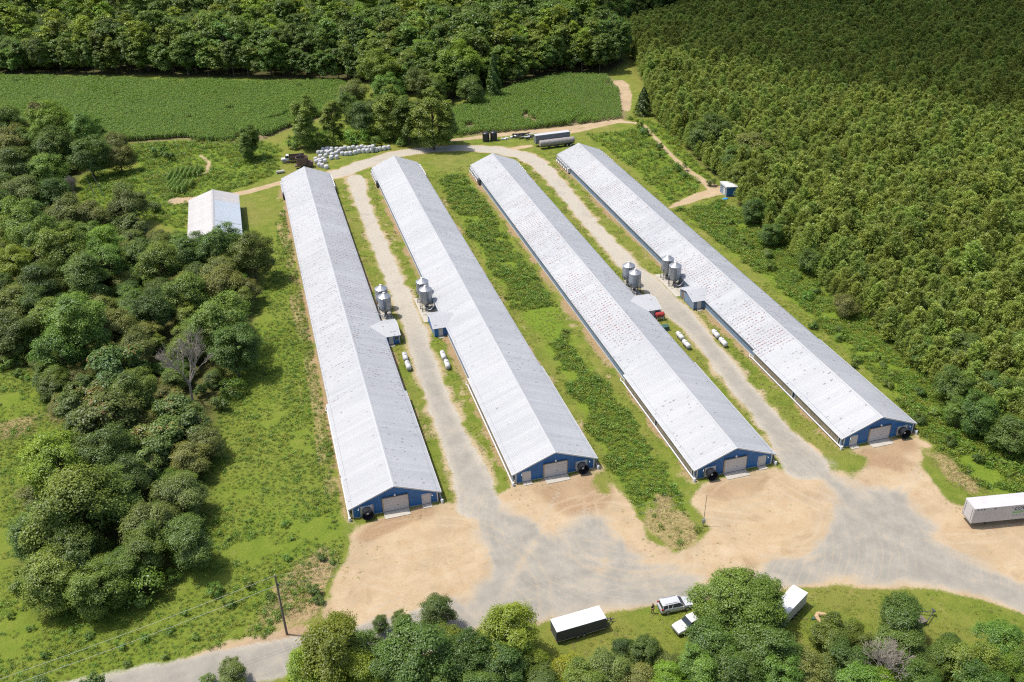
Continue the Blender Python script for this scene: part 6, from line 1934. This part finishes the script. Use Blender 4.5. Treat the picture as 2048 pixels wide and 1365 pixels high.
scatter('far_woods', np.stack([cat_([X[NS:], ex]), cat_([Y[NS:], ey]), np.zeros(n + ne)], -1), rg.uniform(0, 6.28, n + ne),
        np.stack([cat_([hs[NS:], es])] * 2 + [cat_([hs[NS:] * rg.uniform(.85, 1.1, n), es * rg.uniform(.8, 1.1, ne)])], -1),
        cat_([np.where(br[NS:] > .6, rg.integers(4, 6, n), rg.integers(0, 4, n)), rg.integers(6, 9, ne)]), ms, 'deep green mixed woods filling the distance beyond the first trees', 'woods')


# ------------------------------------------------------------------ corn, weeds, tufts
def blades_mesh(name, rg, n, rad, h, w, mat, droop=.6, lean=.5):
    """narrow bent leaves rising from the ground"""
    V, T = [], []
    for k in range(n):
        a = rg.uniform(0, 6.28); r = rad * math.sqrt(rg.uniform(0, 1))
        p = np.array([r * math.cos(a), r * math.sin(a), 0.0])
        b = rg.uniform(0, 6.28)
        d = np.array([math.cos(b), math.sin(b), 0])
        s = np.array([-math.sin(b), math.cos(b), 0]) * w
        hh = h * rg.uniform(.55, 1.1)
        m1 = p + d * hh * lean * .35 + np.array([0, 0, hh * .7])
        m2 = p + d * hh * lean + np.array([0, 0, hh * (1 - droop * .3)])
        V += [p - s, p + s, m1 + s * .9, m1 - s * .9, m1 - s * .9, m1 + s * .9, m2 + s * .1, m2 - s * .1]
        tt = rg.uniform(0, 1); T += [tt * .8, min(1, tt + .15)]
    return leaf_mesh(name, np.array(V), np.array(T), mat)


def corn_mesh(seed):
    rg = np.random.default_rng(seed)
    V, T = [], []
    for k in range(6):                                # plants along one metre of row (local y)
        y = -.5 + k / 6 + rg.uniform(-.04, .04)
        H = rg.uniform(1.9, 2.35)
        p = np.array([rg.uniform(-.05, .05), y, 0])
        for j in range(9):
            z = H * (.25 + .72 * j / 9)
            b = (j % 2) * math.pi + rg.uniform(-.6, .6) + k
            d = np.array([math.cos(b), math.sin(b), 0]); s = np.array([-math.sin(b), math.cos(b), 0]) * .05
            o = p + np.array([0, 0, z])
            m1 = o + d * .25 + np.array([0, 0, .25]); m2 = o + d * .62 + np.array([0, 0, .02])
            V += [o - s, o + s, m1 + s, m1 - s, m1 - s, m1 + s, m2 + s * .2, m2 - s * .2]
            tt = rg.uniform(0, .9); T += [tt, min(1, tt + .1)]
        s = np.array([.03, 0, 0])
        V += [p - s, p + s, p + s * .5 + [0, 0, H], p - s * .5 + [0, 0, H]]; T += [.5]
    return leaf_mesh('corn_row', np.array(V), np.array(T), M['corn'])


corn_ms = [corn_mesh(400 + k) for k in range(3)]


def corn_field(name, P, ang, label, step=.8, gap=None):
    c, s = math.cos(ang), math.sin(ang)
    lo, hi = P.min(0), P.max(0)
    cen = (lo + hi) / 2
    ext = np.linalg.norm(hi - lo) / 2
    U, Wd = np.meshgrid(np.arange(-ext, ext, step), np.arange(-ext, ext, 1.0))
    X = cen[0] + U * c - Wd * s
    Y = cen[1] + U * s + Wd * c
    X, Y = X.ravel(), Y.ravel()
    sd_ = sdf_poly(P, X, Y) + (vnoise(X, Y, 6, 51) - .5) * 1.5
    ok = sd_ > 0
    ok &= np.random.default_rng(5).uniform(0, 1, len(X)) < .985
    ok &= ~((vnoise(X, Y, 7, 53) * .6 + vnoise(X, Y, 2, 54) * .4 > .80))
    v1, _ = in_view(X, Y, np.full(X.shape, 1.0), 40)
    ok &= v1
    if gap is not None: ok &= sdf_band(gap, X, Y) < .4
    X, Y = X[ok], Y[ok]
    n = len(X)
    r2_ = np.random.default_rng(6)
    sc_ = (.78 + .36 * vnoise(X, Y, 14, 52)) * r2_.uniform(.85, 1.12, n)
    wd = np.where(X > 113, .72, 1.15) if name == 'corn_field' and step > .9 else 1.15
    scatter(name, np.stack([X, Y, np.zeros(n)], -1), np.full(n, ang) + r2_.choice([0, math.pi], n), np.stack([sc_ * wd, np.ones(n), sc_], -1), r2_.integers(0, 3, n), corn_ms, label, 'corn')


corn_field('corn_field', CORN_L, R(78), 'wide field of green corn in front of the woods', .8, TRACKS[7])
corn_field('corn_field', CORN_R, R(14), 'smaller curved field of green corn beside the pine plantation', 1.08)
cp = poly([(338, 352), (352, 345), (398, 338), (412, 345), (398, 360), (382, 378), (372, 392), (340, 392)])
corn_field('corn_patch', cp, R(-12), 'small patch of corn rows in the rough grass near the barn', 1.35)

wr = np.random.default_rng(500)


def weed_mesh(seed, mat, nl=70, h=.55, rad=.45, size=.085):
    r_ = np.random.default_rng(seed)
    P = r_.normal(size=(nl, 3)) * np.array([rad * .5, rad * .5, 0]) + np.stack([np.zeros(nl), np.zeros(nl), h * r_.uniform(.05, 1, nl)], -1)
    N = r_.normal(size=(nl, 3)) * .6 + np.array([0, 0, .9])
    V, T = leaves(r_, P, N, size, np.clip(r_.uniform(.1, 1, nl) * (.5 + .5 * P[:, 2] / h), 0, 1))
    return leaf_mesh('weed', V, T, mat)


weed_ms = [weed_mesh(510, M['weed']), weed_mesh(511, M['bush'], 80, .7, .55, .10), blades_mesh('weed', np.random.default_rng(512), 26, .3, .6, .02, M['weed']), weed_mesh(513, M['weed'], 60, .35, .5, .07)]
grass_ms = [blades_mesh('tuft', np.random.default_rng(520), 22, .28, .22, .016, M['weed']), blades_mesh('tuft', np.random.default_rng(521), 18, .25, .28, .016, M['straw_tuft']), weed_mesh(522, M['weed'], 30, .14, .3, .05)]
BUILD = [(hx - HW / 2 - 1.0, hx + HW / 2 + 1.0, hy - 1.5, hy + HL + .5) for hx, hy in zip(HX, HY)] + [(-20.6, -7.4, 224.3, 254)]


def free(X, Y):
    ok = np.ones(len(X), bool)
    for a, b, c, d in BUILD: ok &= ~((X > a) & (X < b) & (Y > c) & (Y < d))
    for f_ in (sdf_band(LANE_W, X, Y), sdf_band(LANE_E, X, Y), sdf_band(LOOP, X, Y), sdf_band(ROAD, X, Y)): ok &= f_ < -.3
    for tb in TRACKS: ok &= sdf_band(tb, X, Y) < 0
    ok &= sdf_poly(YARD, X, Y) < -.2
    return ok


BREAK = poly([(1030, 625), (1115, 612), (1135, 650), (1110, 690), (1075, 690), (1050, 660)])


def strew(name, polys, spacing, meshes, probs, smin, smax, label, cat, clump=None, thr=.0, dist_grow=True):
    Xs, Ys = [], []
    for P in polys:
        lo, hi = P.min(0), P.max(0)
        X, Y = jgrid(lo[0], hi[0], lo[1], hi[1], spacing, wr, .5)
        ok = sdf_poly(P, X, Y) + (vnoise(X, Y, 2, 61) - .5) * 1.6 + (vnoise(X, Y, 6, 68) - .5) * 3.0 > 0
        if 'tall' in name: ok &= sdf_poly(BREAK, X, Y) + (vnoise(X, Y, 2.5, 69) - .5) * 2.5 < 0
        if clump: ok &= vnoise(X, Y, clump, 62) * .7 + vnoise(X, Y, clump * .35, 63) * .3 > thr
        v1, dp = in_view(X, Y, np.zeros(X.shape), 30)
        ok &= v1
        ok &= wr.uniform(0, 1, len(X)) < np.clip((190.0 / np.maximum(dp, 1)) ** 1.3, .12, 1)
        X, Y = X[ok], Y[ok]
        ok = free(X, Y)
        if 'weeds' in name: ok &= (sdf_poly(DRY[2], X, Y) + (vnoise(X, Y, 2, 66) - .5) * 3 < 0) | (wr.uniform(0, 1, len(X)) < .07)
        Xs.append(X[ok]); Ys.append(Y[ok])
    X, Y = np.concatenate(Xs), np.concatenate(Ys)
    n = len(X)
    _, dp = in_view(X, Y, np.zeros(n), 30)
    gr = np.clip(dp / 190.0, 1, 2.0) if dist_grow else 1
    s = wr.uniform(smin, smax, n) * (.7 + .6 * vnoise(X, Y, 5, 64)) * gr
    scatter(name, np.stack([X, Y, np.full(n, -.02)], -1), wr.uniform(0, 6.28, n), np.stack([s * 1.1, s * 1.1, s], -1), wr.choice(len(meshes), n, p=probs), meshes, label, cat)
    return n


n1 = strew('tall_weeds', [WEEDS[0], WEEDS[1]], .45, weed_ms, [.32, .08, .32, .28], .35, 1.15, 'tall tangled weeds in the strip between the houses and on the bank', 'weeds', 5.5, .28)
n2 = strew('rough_grass', [WEEDS[2], WEEDS[3], WEEDS[4], WEEDS[5], WEEDS[6]], .8, weed_ms, [.3, .15, .3, .25], .5, 1.1, 'rough green grass and weeds beyond the houses', 'grass')
n3 = strew('meadow_weeds', MEADOW, .55, weed_ms, [.3, .05, .3, .35], .22, .75, 'green meadow weeds beside the houses and the utility pole', 'weeds', 6, .30)
mown_area = [poly([(560, 400), (1110, 300), (1470, 400), (1850, 860), (1600, 930), (1000, 985), (690, 1050)]), MOWN[0]]
n4 = strew('grass_tufts', mown_area, .75, grass_ms, [.5, .2, .3], .5, 1.2, 'short grass tufts between the houses and on the lawn', 'grass', 3, .40)
n5 = strew('dry_grass', DRY[:5] + DRY[7:], .42, grass_ms, [.12, .76, .12], .45, 1.1, 'dry straw coloured grass in worn patches', 'grass')
ex, ey = jgrid(-10, 105, 70, 116, 1.0, wr, .5)
ysd = sdf_poly(YARD, ex, ey)
eo = (ysd > -.3) & (ysd < 7) & (vnoise(ex, ey, 3.5, 81) * .6 + vnoise(ex, ey, 1.2, 82) * .4 > .60 + ysd * .03)
for f_ in (sdf_band(LANE_W, ex, ey), sdf_band(LANE_E, ex, ey)): eo &= f_ < 0
eo &= union([sdf_poly(p, ex, ey) for p in DARK_GRAVEL]) < -1
for a, b, c, d in BUILD: eo &= ~((ex > a) & (ex < b) & (ey > c) & (ey < d))
ex, ey = ex[eo], ey[eo]
ne = len(ex)
es = wr.uniform(.4, 1.0, ne)
scatter('yard_weeds', np.stack([ex, ey, np.full(ne, -.02)], -1), wr.uniform(0, 6.28, ne), np.stack([es, es, es * .7], -1), wr.choice(3, ne, p=[.4, .35, .25]), grass_ms, 'sparse weeds and tufts along the margins of the bare yard', 'weeds')
print('scatter counts', n1, n2, n3, n4, n5)
